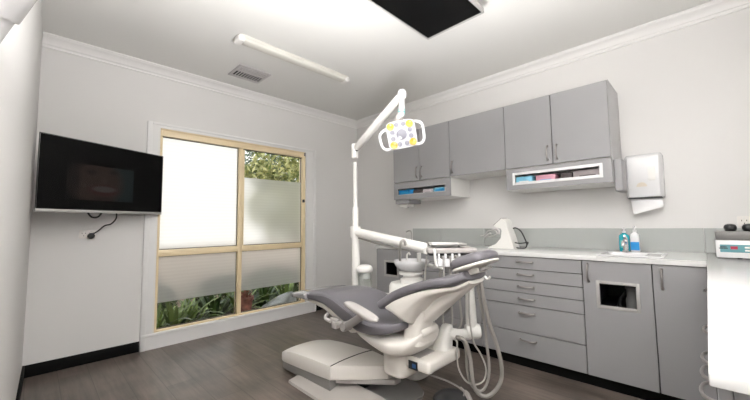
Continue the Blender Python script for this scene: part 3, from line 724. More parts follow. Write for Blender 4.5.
# far tap on worktop
t = thing('basin_tap', (3.30, 2.62, ZT), 'slim tap at the far end of the worktop near the splashback', 'tap')
MB().tube([(3.30, 2.62, ZT), (3.30, 2.62, ZT+.12), (3.285, 2.62, ZT+.15), (3.25, 2.63, ZT+.155), (3.22, 2.64, ZT+.14)], .008, 10, 6).obj('spout', M_steel, t)
MB().tube([(3.30, 2.66, ZT), (3.30, 2.66, ZT+.05), (3.28, 2.69, ZT+.075)], .008, 10, 4).obj('lever', M_steel, t)

# ------------------------------------------------------------------ dental chair
CX = 1.695
ch = thing('dental_chair', (CX, 1.75, 0), 'reclined dental chair with charcoal upholstery and ivory base', 'dental chair')
def catm(tab, y):
    # tab sorted descending in y : rows (y, v...)
    for a, c in zip(tab[:-1], tab[1:]):
        if a[0] >= y >= c[0]:
            t = (a[0]-y)/(a[0]-c[0]); return [p+(q-p)*t for p, q in zip(a[1:], c[1:])]
    return tab[0][1:] if y > tab[0][0] else tab[-1][1:]
# seat and legrest cushion: rows y, centre x, half width, z low, z top
ST = [(2.42, 1.665, .165, .568, .612), (2.36, 1.667, .172, .572, .625), (2.25, 1.672, .185, .578, .640), (2.13, 1.68, .20, .582, .655), (2.0, 1.69, .218, .574, .672), (1.9, 1.695, .232, .548, .668), (1.8, 1.697, .243, .512, .646), (1.7, 1.698, .25, .484, .612), (1.6, 1.698, .253, .464, .578), (1.5, 1.698, .250, .466, .562), (1.42, 1.698, .238, .482, .562), (1.36, 1.698, .215, .502, .570), (1.31, 1.698, .17, .53, .585)]
def seat_ring(y, s=1., dish=.016):
    cx, hw, zl, zt = catm(ST, y); zc = (zl+zt)/2; hb = (zt-zl)/2; out = []
    for u, w in rr(hw, hb, 4.5, 36):
        d = dish*(1-(u/hw)**2) if w > 0 and 1.2 < y < 2.0 else 0
        out.append(V((cx+u*s, y, zc+w*s-d)))
    return out
b = MB(); ysl = [2.43]+[2.42-.041*i for i in range(31)]
rings = [seat_ring(2.30+.13, .55)]
rings = [[V((p.x, 2.435, p.z)) for p in seat_ring(2.42, .6)], [V((p.x, 2.43, p.z)) for p in seat_ring(2.42, .85)]]
rings += [seat_ring(y) for y in [2.415-.035*i for i in range(36)] if y > 1.31]
rings += [[V((p.x, 1.30, p.z)) for p in seat_ring(1.31, .85)], [V((p.x, 1.295, p.z)) for p in seat_ring(1.31, .5)]]
b.loft(rings); seat = b.obj('seat_cushion', M_vinyl, ch, sharp=60)
# glossy toe cover
b = MB(); tr = []
for y in [2.445-.03*i for i in range(9)]:
    yy = min(y, 2.415); s = 1.10 if y < 2.43 else 1.0
    tr.append([V((p.x, y, p.z+.001)) for p in seat_ring(yy, s, 0)])
tr[0] = [V((p.x, 2.447, p.z)) for p in seat_ring(2.415, .7, 0)]
b.loft(tr); part_label(b.obj('toe_cover', M_toe, ch, sharp=60), 'shiny grey cover over the toe end')
# seam lines : piping along cushion edge
for sgn in (-1,):
    b = MB(); pts = []
    for y in [2.30-.09*i for i in range(11)]:
        cx, hw, zl, zt = catm(ST, y); pts.append(V((cx+sgn*(hw*.985), y, zt-.028)))
    b.tube(pts, .004, 6, 4); b.obj('piping', M_vinyl, seat)
# ivory underside of legrest
b = MB(); rg = []
for y in [2.36-.06*i for i in range(12)]:
    cx, hw, zl, zt = catm(ST, y); d = .012+.03*min(1, (2.36-y)/.4)
    rg.append([V((cx+u, y, zl+.012-d/2+w)) for u, w in rr(hw*.9, d, 4, 24)])
b.loft(rg); b.obj('legrest_shell', M_shell, ch, sharp=50)
# bowl under the seat
BT = [(1.82, .10, .48, .53), (1.74, .17, .440, .52), (1.64, .20, .400, .505), (1.54, .21, .372, .49), (1.45, .212, .350, .480), (1.37, .20, .345, .476), (1.30, .175, .366, .484), (1.26, .145, .40, .50), (1.23, .11, .44, .52), (1.21, .08, .47, .535)]
b = MB(); rg = []
for i in range(34):
    y = 1.82-(1.82-1.21)*i/33; hw, zl, zt = catm(BT, y)
    ring = []
    for u, w in rr(1, 1, 3., 32):
        if w < 0: ring.append(V((CX+u*hw*(1-.12*abs(w)), y, (zl+zt)/2+w*(zt-zl)/2)))
        else: ring.append(V((CX+u*hw, y, (zl+zt)/2+w*(zt-zl)/2)))
    rg.append(ring)
b.loft(rg); b.obj('seat_shell', M_shell, ch, sharp=50, subsurf=1)
b = MB(); b.lathe([(.001, -.07), (.024, -.07), (.031, -.058), (.031, .08), (.024, .09), (.001, .09)], (CX-.015, 1.235, .512), (1, 0, 0), 24); b.obj('hinge_boss', M_shell, ch)
# upright
b = MB(); b.loft([[V((CX+x*s-.03, yy+y, z)) for x, y in rr(.085, .062, 5, 24)] for s, yy, z in ((1.05, 1.285, .44), (.95, 1.285, .50), (.90, 1.27, .58), (.92, 1.25, .66))]); b.obj('backrest_upright', M_shell, ch, sharp=50)
# backrest
def back_frame(s):
    """centre line of the backrest front surface, s 0 (low) .. 1 (top)"""
    P = spline([(0, 1.47, .668), (0, 1.35, .748), (0, 1.19, .815), (0, 1.06, .850), (0, .99, .862), (0, .92, .898)], 8)
    f = s*(len(P)-1); i = min(int(f), len(P)-2); p = P[i].lerp(P[i+1], f-i); d = (P[i+1]-P[i]).normalized()
    return p, d, V((0, -d.z, d.y)) if d.y > 0 else V((0, d.z, -d.y))
def back_hw(s): return .205-.055*s**1.3 if s < .75 else .167-.05*(s-.75)/.25
def bring(s, hw, th, off, p=4.5, k=1., curl=.0):
    c, d, n = back_frame(s); out = []
    for u, w in rr(hw, th/2, p, 36):
        lift = curl*(u/hw)**2
        out.append(V((CX+u*k, 0, 0))+V((0, c.y, c.z))+n*(off+w*k+lift))
    return out
b = MB(); N = 26
rg = [bring(0, back_hw(0)*.96, .06, -.028, k=.5), bring(0.004, back_hw(0)*.96, .06, -.028, k=.85)]
rg += [bring(.012+.976*i/N, back_hw(.012+.976*i/N), .062-.012*i/N, -.028, curl=.012) for i in range(N+1)]
rg += [bring(.996, back_hw(1), .05, -.028, k=.8), bring(1, back_hw(1), .05, -.028, k=.4)]
b.loft(rg); b.obj('backrest_cushion', M_vinyl, ch, sharp=60)
# shell behind it
def shell_ring(s):
    c, d, n = back_frame(s); hw = back_hw(s)*(1.0 if s < .45 else 1-.35*(s-.45)/.55)
    deep = .105*math.exp(-((s-.16)/.20)**2)+.058*(1-s)+.018; deep *= min(1, .2+max(0, s-.085)/.09)
    out = []
    for i in range(25):
        t = PI*i/24; u = -math.cos(t)
        out.append(V((CX+u*hw*.985, c.y, c.z))+n*(-.050-deep*abs(math.sin(t))**.55))
    for i in range(1, 10):
        u = 1-2*i/10; out.append(V((CX+u*hw*.985, c.y, c.z))+n*(-.046))
    return out
b = MB(); b.loft([shell_ring(.085+.865*i/40) for i in range(41)]); b.obj('backrest_shell', M_shell, ch, sharp=55)
# spine rising to headrest
b = MB(); sp = spline([(CX, 1.235, .60), (CX, 1.13, .685), (CX, 1.02, .77), (CX, .93, .835)], 6)
rg = []
for i, p in enumerate(sp):
    d = (sp[min(i+1, len(sp)-1)]-sp[max(i-1, 0)]).normalized(); n = V((0, d.z, -d.y)); k = i/(len(sp)-1)
    rg.append([p+V((u, 0, 0))+n*w for u, w in rr(.085-.035*k, .045-.02*k, 3.5, 24)])
b.loft(rg); b.obj('backrest_spine', M_shell, ch, sharp=50)
b = MB(); b.box((CX-.03, .88, .868), (CX+.03, 1.02, .880), .004, rot=Matrix.Rotation(-.55, 3, 'X')); b.obj('headrest_bar', M_post, ch)
# headrest
hd = V((0, -.238, .083)).normalized(); hn = V((0, .083, .238)).normalized(); hc = V((CX-.02, .905, .952))
b = MB(); rg = []
for i in range(19):
    t = -1+2*i/18; s = max(.05, (1-abs(t)**3.2)**(1/2.4)); sv = max(.12, (1-abs(t)**4)**.5)
    rg.append([hc+hd*(t*.108)+V((u*(.35+.65*s), 0, 0))+hn*(w*sv) for u, w in rr(.125, .037, 3., 32)])
b.loft(rg); hr = b.obj('headrest', M_vinyl, ch, sharp=70)
b = MB(); rg = []
for i in range(17):
    t = -1+2*i/16; s = max(.05, (1-abs(t)**3.2)**(1/2.4))
    rg.append([hc+hd*(t*.106)+V((u*(.35+.65*s), 0, 0))+hn*(w*max(.2, s)-.027) for u, w in rr(.122, .016, 3, 28)])
b.loft(rg); part_label(b.obj('headrest_back', M_shell, hr, sharp=60), 'ivory underside of the headrest')
hb = MB(); Rb = Matrix.Rotation(-.335, 3, 'X')
hb.box((CX-.06, .86, .876), (CX+.04, .96, .905), .008, 2, rot=Rb); hb.obj('headrest_bracket', M_shell, ch)
hb = MB(); hb.box((CX-.05, .825, .902), (CX+.03, .87, .92), .006, 2, rot=Rb); hb.obj('headrest_lever', M_post, ch)
# armrest
def armpad(p0, p1, w, h):
    p0 = V(p0); p1 = V(p1); d = (p1-p0); L = d.length; d.normalize(); s = V((d.y, -d.x, 0)).normalized(); u = s.cross(d)
    if u.z < 0: u = -u
    rg = []
    for i in range(21):
        t = -1+2*i/20; k = max(.08, (1-abs(t)**4.5)**(1/2.2))
        rg.append([(p0+p1)/2+d*(t*L/2)+s*(a*k)+u*(c*max(.3, k)) for a, c in rr(w/2, h/2, 3, 24)])
    return MB().loft(rg)
ar = armpad((1.425, 1.675, .656), (1.295, 1.275, .640), .074, .034).obj('armrest', M_pad, ch, sharp=60)
b = MB(); b.tube([(1.345, 1.43, .632), (1.39, 1.555, .567), (1.43, 1.68, .503)], [.022, .024, .025], 16); b.lathe([(.001, -.03), (.026, -.03), (.030, -.02), (.030, .03), (.001, .035)], (1.43, 1.685, .503), (1, 0, 0), 20); b.obj('armrest_post', M_post, ar)
b = MB(); b.box((1.44, 1.70, .478), (1.53, 1.80, .51), .012, 3); b.box((1.45, 1.80, .495), (1.50, 1.88, .52), .008, 3); b.box((1.44, 1.80, .455), (1.49, 1.85, .50), .008, 2); b.tube([(1.44, 1.85, .50), (1.43, 1.90, .515), (1.47, 1.93, .53)], .012, 10, 4); b.obj('armrest_bracket', M_pad, ch)
# lift arm covers: rows y, hw, z low(edge), z edge top, crown
def cover(tab, n):
    """rows y, centre x, half width, z low, z edge, z crown"""
    rg = []
    for i in range(n):
        y = tab[0][0]+(tab[-1][0]-tab[0][0])*(i/(n-1)); cc, hw, zl, ze, zc = catm(tab, y); ring = []
        ring += [V((cc-hw*.985, y, zl)), V((cc-hw, y, zl+.010)), V((cc-hw*.995, y, ze-.012)), V((cc-hw*.975, y, ze))]
        for k in range(1, 12):
            u = -.975+1.95*k/12; ring.append(V((cc+hw*u, y, ze+(zc-ze)*(1-abs(u)**2.4))))
        ring += [V((cc+hw*.975, y, ze)), V((cc+hw*.995, y, ze-.012)), V((cc+hw, y, zl+.010)), V((cc+hw*.985, y, zl))]
        rg.append(ring)
    return MB().loft(rg)
FT = [(2.55, 1.60, .09, .076, .094, .096), (2.535, 1.60, .125, .076, .111, .118), (2.50, 1.605, .160, .076, .134, .148), (2.45, 1.61, .182, .080, .158, .174), (2.34, 1.62, .192, .085, .178, .192), (2.2, 1.625, .196, .092, .190, .203), (2.0, 1.627, .198, .104, .200, .212), (1.853, 1.63, .200, .116, .206, .217)]
RT = [(1.847, 1.63, .199, .118, .206, .216), (1.76, 1.66, .155, .122, .208, .216), (1.66, 1.695, .10, .126, .211, .217), (1.56, 1.73, .04, .130, .214, .216)]
cv = cover(FT, 40).obj('base_cover', M_shell, ch, sharp=45)
lac = cover(RT, 20).obj('lift_arm_cover', M_shell, ch, sharp=45)
b = MB(); b.tube([V((1.63+.200*u, 1.850, .206+(.217-.206)*(1-abs(u)**2.4)+.0012)) for u in [-.975+1.95*k/20 for k in range(21)]], .003, 6)
b.obj('cover_seam', M_dark, lac)
b = MB(); rg = []
for i in range(24):
    y = 2.542-.0295*i; cc, hw, zl, ze, zc = catm(FT, y); rg.append([V((cc-hw*.97, y, zl+.002)), V((cc-hw*.95, y, .026)), V((cc+hw*.95, y, .026)), V((cc+hw*.97, y, zl+.002))])
b.loft(rg); part_label(b.obj('base_skirt', M_skirt, ch), 'grey rubber skirt under the front base cover')
b = MB(); b.prism([(1.47, 1.84), (1.72, 1.53), (1.78, 1.53), (1.80, 1.84)], (0, 0, .090), (1, 0, 0), (0, 1, 0), (0, 0, 1), .03); b.obj('lift_arm', M_pad, ch)
# floor plates
b = MB()
pr = [(1.352, .004), (1.358, .020), (1.40, .026), (1.46, .045), (1.52, .062), (1.60, .066), (1.60, .004)]
rg = []
for y, k in ((2.27, .5), (2.255, .9), (2.2, 1), (2.0, 1), (1.8, 1), (1.52, 1), (1.44, .8)):
    rg.append([V((1.60-(1.60-x)*(1 if k == 1 else .75+.25*k)-.02*(2.2-y), y, .004+(z-.004)*k)) for x, z in pr])
b.loft(rg); b.obj('side_foot_plate', M_plate, ch, sharp=35)
b = MB(); b.prism([(1.60, 1.40), (1.84, 1.40), (1.90, 1.43), (1.965, 1.53), (1.97, 1.62), (1.97, 2.28), (1.52, 2.28), (1.52, 1.40)], (0, 0, .001), (1, 0, 0), (0, 1, 0), (0, 0, 1), .020); b.bevel(.004); b.obj('floor_plate', M_plated, ch)
MB().box((1.60, 1.75, .02), (1.80, 2.1, .10), .01).obj('base_pedestal', M_dark, ch)
# column below the seat, junction block and swing arm
b = MB(); b.loft([[V((1.695+x*s, 1.452+y*s, z)) for x, y in rr(.105, .095, 3., 32)] for s, z in ((.90, .208), (.97, .216), (1, .235), (1, .35), (.93, .40))]); b.obj('column', M_shell, ch, sharp=50)
b = MB(); b.box((1.635, 1.19, .272), (1.99, 1.37, .345), .022, 4); b.obj('junction_block', M_shell, ch, sharp=50)
b = MB(); b.box((1.6335, 1.272, .278), (1.638, 1.342, .328), .002); part_label(b.obj('connector_panel', M_dark, ch), 'small black socket panel with blue mark')
MB().box((1.632, 1.285, .290), (1.635, 1.312, .313)).obj('connector_mark', mat('navy plug', (.03, .10, .25), .4), ch)
b = MB(); b.box((1.66, 1.275, .344), (1.82, 1.36, .349), .002); b.obj('recess_tray', M_post, ch)
b = MB(); b.loft([[V((1.90+x*s+dx, 1.27+y*s+dy, z)) for x, y in rr(.052, .050, 3, 24)] for s, z, dx, dy in ((1.15, .33, 0, 0), (1.1, .35, 0, 0), (.95, .41, .015, -.005), (.8, .46, .03, -.01), (.6, .485, .035, -.012), (.2, .49, .035, -.012))]); b.obj('elbow_base', M_unit, ch, sharp=50)
b = MB(); b.tube([(1.93, 1.26, .435), (1.985, 1.20, .425), (2.035, 1.15, .43)], [.04, .034, .038], 18, 5)
b.lathe([(.001, -.045), (.042, -.045), (.048, -.03), (.048, .03), (.042, .045), (.001, .045)], (2.05, 1.135, .445), (.7, -.7, 0), 24); sw = b.obj('swing_arm', M_unit, ch, sharp=50)
b = MB(); b.tube([(2.045, 1.14, .45), (2.043, 1.14, .58), (2.04, 1.14, .70), (2.04, 1.14, .83)], [.036, .034, .029, .024], 20); b.obj('holder_post', M_unit, ch)
b = MB(); b.box((1.99, 1.075, .815), (2.13, 1.165, .84), .008, 3, rot=Matrix.Rotation(-.75, 3, 'Z'))
hq = V((2.10, 1.075, .815))
for k in range(3):
    q = V((2.03+.035*k, 1.145-.035*k, .82)); nq = V((-.5, -.5, 0))
    b.tube([q, q+nq*.045+V((0, 0, -.012)), q+nq*.075+V((.01, -.01, -.03)), q+nq*.09+V((.02, -.02, -.012))], .007, 8, 5)
b.obj('instrument_holder', M_unit, ch)
MB().tube([(1.985, 1.12, .80), (1.985, 1.12, .77), (1.98, 1.12, .735)], [.012, .02, .006], 12).obj('suction_tip', M_unit, ch)
# hoses hanging in loops
def hose(pts, d, r, name, m, par, rings=8):
    P = []
    for q in pts:
        dd = q[2] if len(q) > 2 else d
        P.append(at(q[0], q[1], dd))
    for p in P: p.z = max(p.z, r+.004)
    MB().tube(P, r, 10, rings).obj(name, m, par, sharp=80)
hose([(480, 277), (484, 300), (490, 325), (497, 346), (501.5, 366), (501, 380), (495, 391), (486, 396.5), (477, 392), (472.5, 380), (470.5, 360), (467, 346), (463, 339), (457, 337, 2.16)], 2.10, .0125, 'suction_hose', M_hose, ch)
hose([(476, 277), (480, 300), (485, 325), (487, 346), (489, 365), (488, 380), (483, 390), (476, 389.5), (470, 382), (467, 368), (466, 350), (463, 341), (456, 338, 2.18)], 2.13, .009, 'air_hose', M_hose, ch)
hose([(470, 278), (469, 310, 2.08), (473, 340), (480, 353), (486, 368), (484, 380), (476, 384.5), (466, 381), (458.5, 368), (457, 352), (457, 342), (454, 339, 2.2)], 2.12, .0055, 'syringe_hose', M_hosel, ch)
# foot control
t = thing('foot_control', (1.96, 1.24, 0), 'dark round foot control on the floor under the hoses', 'foot pedal')
b = MB(); b.lathe([(.10, .001), (.112, .006), (.112, .018), (.10, .028), (.07, .046), (.03, .056), (.001, .058)], (1.965, 1.255, 0), seg=36); b.obj('disc', mat('dark grey pedal rubber', (.035, .035, .037), .45), t)
b = MB(); b.lathe([(.118, .0), (.122, .004), (.118, .010), (.10, .010)], (1.965, 1.255, 0.001), seg=36); b.obj('base_ring', M_dark, t)
b = MB(); b.tube([(2.045, 1.20, .045), (2.01, 1.165, .05), (1.985, 1.13, .03), (1.96, 1.10, .012)], [.010, .016, .016, .010], 10, 5); b.tube([(2.03, 1.19, .05), (2.02, 1.22, .075)], .006, 8); b.obj('lever', M_pad, t)
hose([(424, 373, 2.02), (436, 377, 2.12), (447, 381, 2.2), (457, 386, 2.2), (464, 392, 2.18), (463, 397, 2.16)], 2.15, .006, 'foot_control_cable', M_post, t)

# ------------------------------------------------------------------ dental unit: pole, cuspidor, delivery arm and tray
pp = at(355.5, 232, 2.95); PX, PY = pp.x, pp.y
cp_ = at(411.5, 260.5, 2.66)
un = thing('dental_unit', (cp_.x, cp_.y, 0), 'white dental unit with pole, spittoon bowl and delivery arm behind the chair', 'dental unit')
b = MB(); b.lathe([(.001, .50), (.034, .50), (.036, .51), (.036, .60), (.034, pp.z-.02), (.001, pp.z-.02)], (PX, PY, 0)); b.tube([(PX, PY, .545), (cp_.x+.03, cp_.y+.12, .545)], .035, 16); b.obj('lower_pole', M_unit, un)
MB().lathe([(.001, 0), (.026, 0), (.026, .19), (.021, .20), (.017, .20), (.0165, .60), (.001, .60)], (PX, PY, pp.z+.02)).obj('upper_pole', M_unit, un)
b = MB(); b.lathe([(.001, -.05), (.042, -.05), (.046, -.042), (.046, .042), (.042, .05), (.001, .05)], (PX, PY, pp.z)); b.obj('arm_hub', M_unit, un)
pe = at(426, 248.5, 2.42)
b = MB(); b.tube([pp+V((0, 0, .0)), pp.lerp(pe, .1), pp.lerp(pe, .9), pe, pe+(pe-pp).normalized()*.012], [.036, .040, .040, .040, .03], 20); b.obj('delivery_arm', M_unit, un, sharp=50)
b = MB(); b.tube([pp.lerp(pe, .05)+V((0, 0, -.045)), pp.lerp(pe, .5)+V((0, 0, -.055)), pp.lerp(pe, .8)+V((0, 0, -.044))], .008, 8, 5); b.obj('arm_hose', M_hose, un)
# body and bowl
bx, by = cp_.x, cp_.y; zr = cp_.z
b = MB(); b.loft([[V((bx+x*s+dx, by+y*s+dy, z)) for x, y in rr(.15, .15, 4, 32)] for s, z, dx, dy in ((.95, .0, .03, .03), (1, .02, .03, .03), (1, zr-.20, .03, .03), (.92, zr-.175, .03, .03), (.5, zr-.17, 0, 0))])
b.obj('cabinet_body', M_unit, un, sharp=50)
b = MB(); b.lathe([(.088, zr-.175), (.092, zr-.165), (.09, zr-.14), (.07, zr-.13), (.068, zr-.11), (.10, zr-.105), (.10, zr-.088), (.06, zr-.08)], (bx, by, 0), seg=36); b.obj('bowl_stand', M_unit, un, sharp=50)
b = MB(); b.lathe([(.05, zr-.085), (.09, zr-.075), (.122, zr-.05), (.138, zr-.02), (.141, zr-.004), (.138, zr+.004), (.130, zr), (.118, zr-.02), (.09, zr-.045), (.03, zr-.06), (.001, zr-.06)], (bx, by, 0), seg=40); b.obj('spittoon_bowl', M_lface, un, sharp=60)
q0 = at(400, 260, 2.62); 
b = MB(); b.tube([q0, at(400, 253, 2.50), at(400.3, 245, 2.43), at(402, 240.5, 2.42), at(404.5, 241, 2.44), at(405.5, 245, 2.46)], .010, 10, 6); b.obj('rinse_spout', M_hosel, un)
b = MB(); b.tube([at(407, 260, 2.68), at(407, 255, 2.68), at(409, 253, 2.68), at(410, 255, 2.68)], .007, 10, 5); b.tube([at(419, 262, 2.6), at(419, 253, 2.6)], .017, 12); b.obj('cup_filler', M_unit, un)
b = MB(); fl = at(433, 266, 2.60); b.box((fl.x-.03, fl.y-.07, fl.z-.012), (fl.x+.03, fl.y+.03, fl.z+.010), .008, 3, rot=Matrix.Rotation(-.75, 3, 'Z')); b.tube([fl, cp_+V((.05, -.05, -.02))], .014, 10); b.obj('spittoon_shelf', M_unit, un)
# canister by the pole
cc = at(364.5, 268.5, 2.85)
b = MB(); b.lathe([(.058, -.030), (.068, -.024), (.070, .0), (.064, .018), (.04, .030), (.001, .032)], cc, seg=32); b.tube([cc+V((0, 0, -.01)), V((PX, PY, cc.z-.01))], .022, 12); b.obj('canister_cap', M_unit, un, sharp=60)
b = MB(); b.lathe([(.03, -.03), (.034, -.04), (.034, -.085), (.001, -.088)], cc+V((.02, 0, 0))); b.obj('canister_filter', M_lface, un)
b = MB(); b.lathe([(.052, -.032), (.056, -.05), (.056, -.22), (.05, -.24), (.001, -.24)], cc); b.obj('canister_jar', M_acryl, un)
# delivery head: turned to face the dentist's side
hc2 = at(447, 250, 2.32)
ux = CR.copy(); ux.z = 0; ux.normalize(); uy = V((-ux.y, ux.x, 0))     # ux right in the photo, uy away
def hp(a, d, z): return hc2+ux*a+uy*d+V((0, 0, z))
def hbox(b, a0, a1, d0, d1, zz0, zz1, bev=.004):
    b2 = MB(); b2.box((a0, d0, zz0), (a1, d1, zz1), bev, 3); R = Matrix((ux, uy, V((0, 0, 1)))).transposed()
    for v in b2.bm.verts: v.co = hc2+R @ v.co
    b._add(b2.bm)
b = MB(); hbox(b, -.14, .19, -.06, .17, -.018, .016, .008); b.obj('delivery_head', M_pad, un)
b = MB(); hbox(b, -.13, .18, -.045, .16, -.034, -.0185, .003); b.obj('head_underside', M_dark, un)
b = MB(); hbox(b, -.115, .125, -.05, .13, .034, .039, .002); hbox(b, -.115, .125, -.052, -.046, .034, .047, .002); hbox(b, -.115, .125, .124, .13, .034, .047, .002); hbox(b, -.115, -.109, -.05, .13, .034, .047, .002); hbox(b, .119, .125, -.05, .13, .034, .047, .002)
hbox(b, -.09, -.08, .03, .05, .016, .035); hbox(b, .09, .1, .03, .05, .016, .035)
b.obj('instrument_tray', M_steel, un)
b = MB(); b.tube([pe, hp(-.135, .03, -.005)], .026, 12); b.obj('head_joint', M_unit, un)
b = MB(); b.tube([hp(-.10, -.06, .01), hp(-.10, -.085, -.005), hp(-.098, -.09, -.07), hp(-.085, -.09, -.10), hp(-.05, -.085, -.115)], .009, 10, 6); b.obj('grab_handle', M_unit, un)
for k in range(4):
    a = -.068+.046*k
    b = MB(); hbox(b, a-.018, a+.018, -.105, -.045, -.105, -.05, .010); hbox(b, a-.008, a+.008, -.06, -.02, -.07, -.02, .004); b.obj('handpiece_holder', M_lface, un)
    if k < 3:
        c = a+.023
        hpz = MB().tube([hp(c, -.09, -.035), hp(c, -.09, -.06), hp(c, -.088, -.10), hp(c, -.085, -.135)], [.007, .009, .008, .006], 10); ho = hpz.obj('handpiece', M_steel if k else M_post, un)
        P = [hp(c, -.085, -.135), hp(c+.004, -.07, -.22), hp(c+.01*k, -.05, -.36), hp(c+.015*k, -.02, -.50), hp(.0+.01*k, .02, -.56), hp(-.09+.01*k, .09, -.53), hp(-.15, .12, -.40), hp(-.13, .08, -.05)]
        MB().tube(P, .0065, 8, 6).obj('handpiece_hose', M_hosel, un)
MB().tube([hp(.045, -.06, -.03), hp(.04, -.04, -.2), hp(.02, -.0, -.36), hp(-.02, .06, -.44), hp(-.04, .11, -.40), hp(-.03, .13, -.25), hp(-.02, .12, -.03)], .011, 10, 6).obj('supply_hose', M_hose, un)

# ------------------------------------------------------------------ operating light
la = at(357, 149, 2.95); la.x, la.y = PX, PY; lt = at(402, 94, 2.55)
lg = thing('dental_light', la, 'white dental operating light with yellow reflectors on an angled arm', 'dental light')
b = MB(); b.lathe([(.001, -.07), (.028, -.07), (.030, -.06), (.030, .05), (.022, .06), (.001, .06)], la); b.obj('pole_knuckle', M_unit, lg)
dl = (lt-la)
b = MB(); b.tube([la+dl*.03, la+dl*.06, la+dl*.5, la+dl*.93, lt], [.018, .032, .035, .029, .022], 20); b.obj('arm', M_unit, lg, sharp=50)
b = MB(); g0 = la+dl*.02; b.tube([g0+V((0, 0, -.015)), la+dl*.09+V((0, 0, -.02))], .014, 10); b.obj('arm_spring_cap', M_dark, lg)
b = MB(); b.lathe([(.001, -.045), (.026, -.042), (.034, -.02), (.034, .012), (.024, .03), (.001, .034)], lt); b.obj('arm_knuckle', M_lface, lg, sharp=60)
ht = at(401.5, 134.5, 2.36); nk = at(401.5, 112, 2.44)
b = MB(); b.tube([lt+V((0, 0, -.02)), lt.lerp(nk, .5), nk, nk+V((0, 0, -.035))], [.018, .021, .025, .020], 16); b.obj('neck', M_lface, lg, sharp=50)
MB().tube([lt.lerp(nk, .92), nk+V((0, 0, -.012))], .0262, 16).obj('neck_mark', M_teal, lg)
b = MB(); b.tube([nk+V((0, 0, -.01)), nk.lerp(ht, .45)+CW*.06-CR*.03, ht+CW*.04], [.026, .036, .04], 16); b.obj('head_yoke', M_pad, lg)
rl = math.radians(11)
hx = (CR*math.cos(rl)+CU*math.sin(rl)); hy = (-CR*math.sin(rl)*.55+CU*math.cos(rl)).normalized(); hz = hx.cross(hy).normalized()
hz = (hz+V((0, 0, -.10))).normalized(); hy = hz.cross(hx).normalized()
def lp(a, c, d=0): return ht+hx*a+hy*c+hz*d
sec = rr(.103, .098, 6, 40)
b = MB(); b.loft([[lp(x*s, y*s, d) for x, y in sec] for s, d in ((.62, -.05), (.85, -.045), (.97, -.03), (1, -.01), (1, .006), (.97, .012), (.90, .013))]); hd_ = b.obj('lamp_head', M_lface, lg, sharp=50)
b = MB(); b.loft([[lp(x*s, y*s, d) for x, y in sec] for s, d in ((.92, .012), (.92, .0145), (.5, .015))]); b.obj('lamp_face', mat('pale grey lamp face', (.33, .33, .36), .4), hd_)
for a, c in ((-.07, .064), (.066, .064), (.07, -.064), (-.067, -.066)):
    MB().lathe([(.026, 0), (.026, .004), (.021, .005), (.012, .001), (.001, -.0005)], lp(a, c, .015), hz, 24).obj('reflector', M_yellow, hd_)
for a, c in ((-.026, .07), (.022, .07), (-.062, .022), (.062, .024), (-.064, -.022), (.064, -.02), (-.024, -.066), (.026, -.066)):
    MB().lathe([(.016, 0), (.016, .003), (.010, .0045), (.001, .004)], lp(a, c, .015), hz, 20).obj('led_lens', M_led, hd_)
MB().lathe([(.036, 0), (.036, .004), (.030, .006), (.001, .007)], lp(0, 0, .015), hz, 28).obj('centre_cap', M_led, hd_)
for s in (-1, 1):
    b = MB(); b.tube([lp(s*.095, .055*1+(.02 if s > 0 else .0), -.01), lp(s*.125, .07 if s > 0 else .045, .0), lp(s*.152, .045 if s > 0 else .02, .005), lp(s*.155, -.02, .006), lp(s*.148, -.062, .004), lp(s*.125, -.085, .0), lp(s*.085, -.085, -.01)], .0105, 12, 6); b.obj('handle', M_lface, lg, sharp=70)

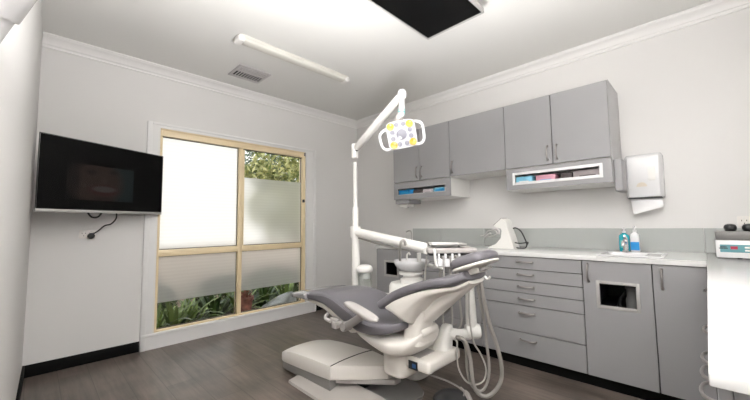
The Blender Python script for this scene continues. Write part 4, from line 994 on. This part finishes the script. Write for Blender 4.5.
# ------------------------------------------------------------------ x-ray arm on the left wall, close to the camera
t = thing('x_ray_arm', (xl(.30)+.05, .30, 1.30), 'white jointed arm mounted high on the left wall close by', 'medical arm')
def near(px, py, d): return at(px, py, d)
a0 = near(-25, 42, .40); a1 = near(-3, 12, .40); a2 = near(24, -26, .40)
b = MB(); b.tube([a0+(a0-a1)*1.2, a0, a1], .0165, 24); b.obj('forearm', M_lface, t, sharp=50)
b = MB(); b.tube([a1+(a0-a1)*.0, a1+(a2-a1)*.02, a2, a2+(a2-a1)*.8], [.0195, .020, .0205, .0205], 24); b.obj('upper_arm', M_lface, t, sharp=50)
e0 = a0+(a0-a1)*1.2
b = MB(); b.lathe([(.04, 0), (.04, .02), (.02, .03), (.018, .05)], (xl(e0.y)+.002, e0.y, e0.z), (1, 0, 0), 20); b.tube([(xl(e0.y)+.02, e0.y, e0.z), e0], .016, 14); b.obj('wall_mount', M_unit, t)

# ------------------------------------------------------------------ camera, light, world
cam = bpy.data.cameras.new('camera'); co = bpy.data.objects.new('camera', cam); COL.objects.link(co)
cam.sensor_width = 36; cam.lens = FPX/750*36; cam.clip_start = .01
Rm = Matrix((CR, CU, -CW)).transposed().to_4x4(); co.matrix_world = Matrix.Translation(CAM) @ Rm
SC.camera = co
w = bpy.data.worlds.new('overcast sky'); SC.world = w; w.use_nodes = True
nt = w.node_tree; bg = nt.nodes['Background']; bg.inputs['Strength'].default_value = 1.8
tc = nt.nodes.new('ShaderNodeTexCoord'); sx = nt.nodes.new('ShaderNodeSeparateXYZ'); rp = nt.nodes.new('ShaderNodeValToRGB')
nt.links.new(tc.outputs['Generated'], sx.inputs[0]); nt.links.new(sx.outputs['Z'], rp.inputs['Fac']); nt.links.new(rp.outputs['Color'], bg.inputs['Color'])
rp.color_ramp.elements[0].color = (1, .99, .97, 1); rp.color_ramp.elements[1].color = (.90, .95, 1, 1)
def flash(name, loc, d, watts, size, spread=180):
    l = bpy.data.lights.new(name, 'AREA'); l.energy = watts; l.shape = 'DISK'; l.size = size; l.color = (1, .985, .975); l.spread = math.radians(spread)
    o = bpy.data.objects.new(name, l); COL.objects.link(o); o.location = loc; o.rotation_euler = V(d).to_track_quat('-Z', 'Y').to_euler()
flash('ceiling_bounce_flash', (.85, .75, 1.25), (.02, .12, .95), 58, .4, 138)
flash('wall_bounce_flash', (.45, .75, 1.75), (-.05, -.85, .50), 96, .4, 130)
SC.view_settings.view_transform = 'Standard'; SC.view_settings.look = 'None'; SC.view_settings.gamma = 1; SC.view_settings.exposure = 0
SC.view_settings.use_curve_mapping = False
SC.cycles.use_denoising = True
SC.cycles.max_bounces = 10; SC.cycles.diffuse_bounces = 6; SC.cycles.transmission_bounces = 8; SC.cycles.transparent_max_bounces = 12
SC.cycles.sample_clamp_indirect = 8
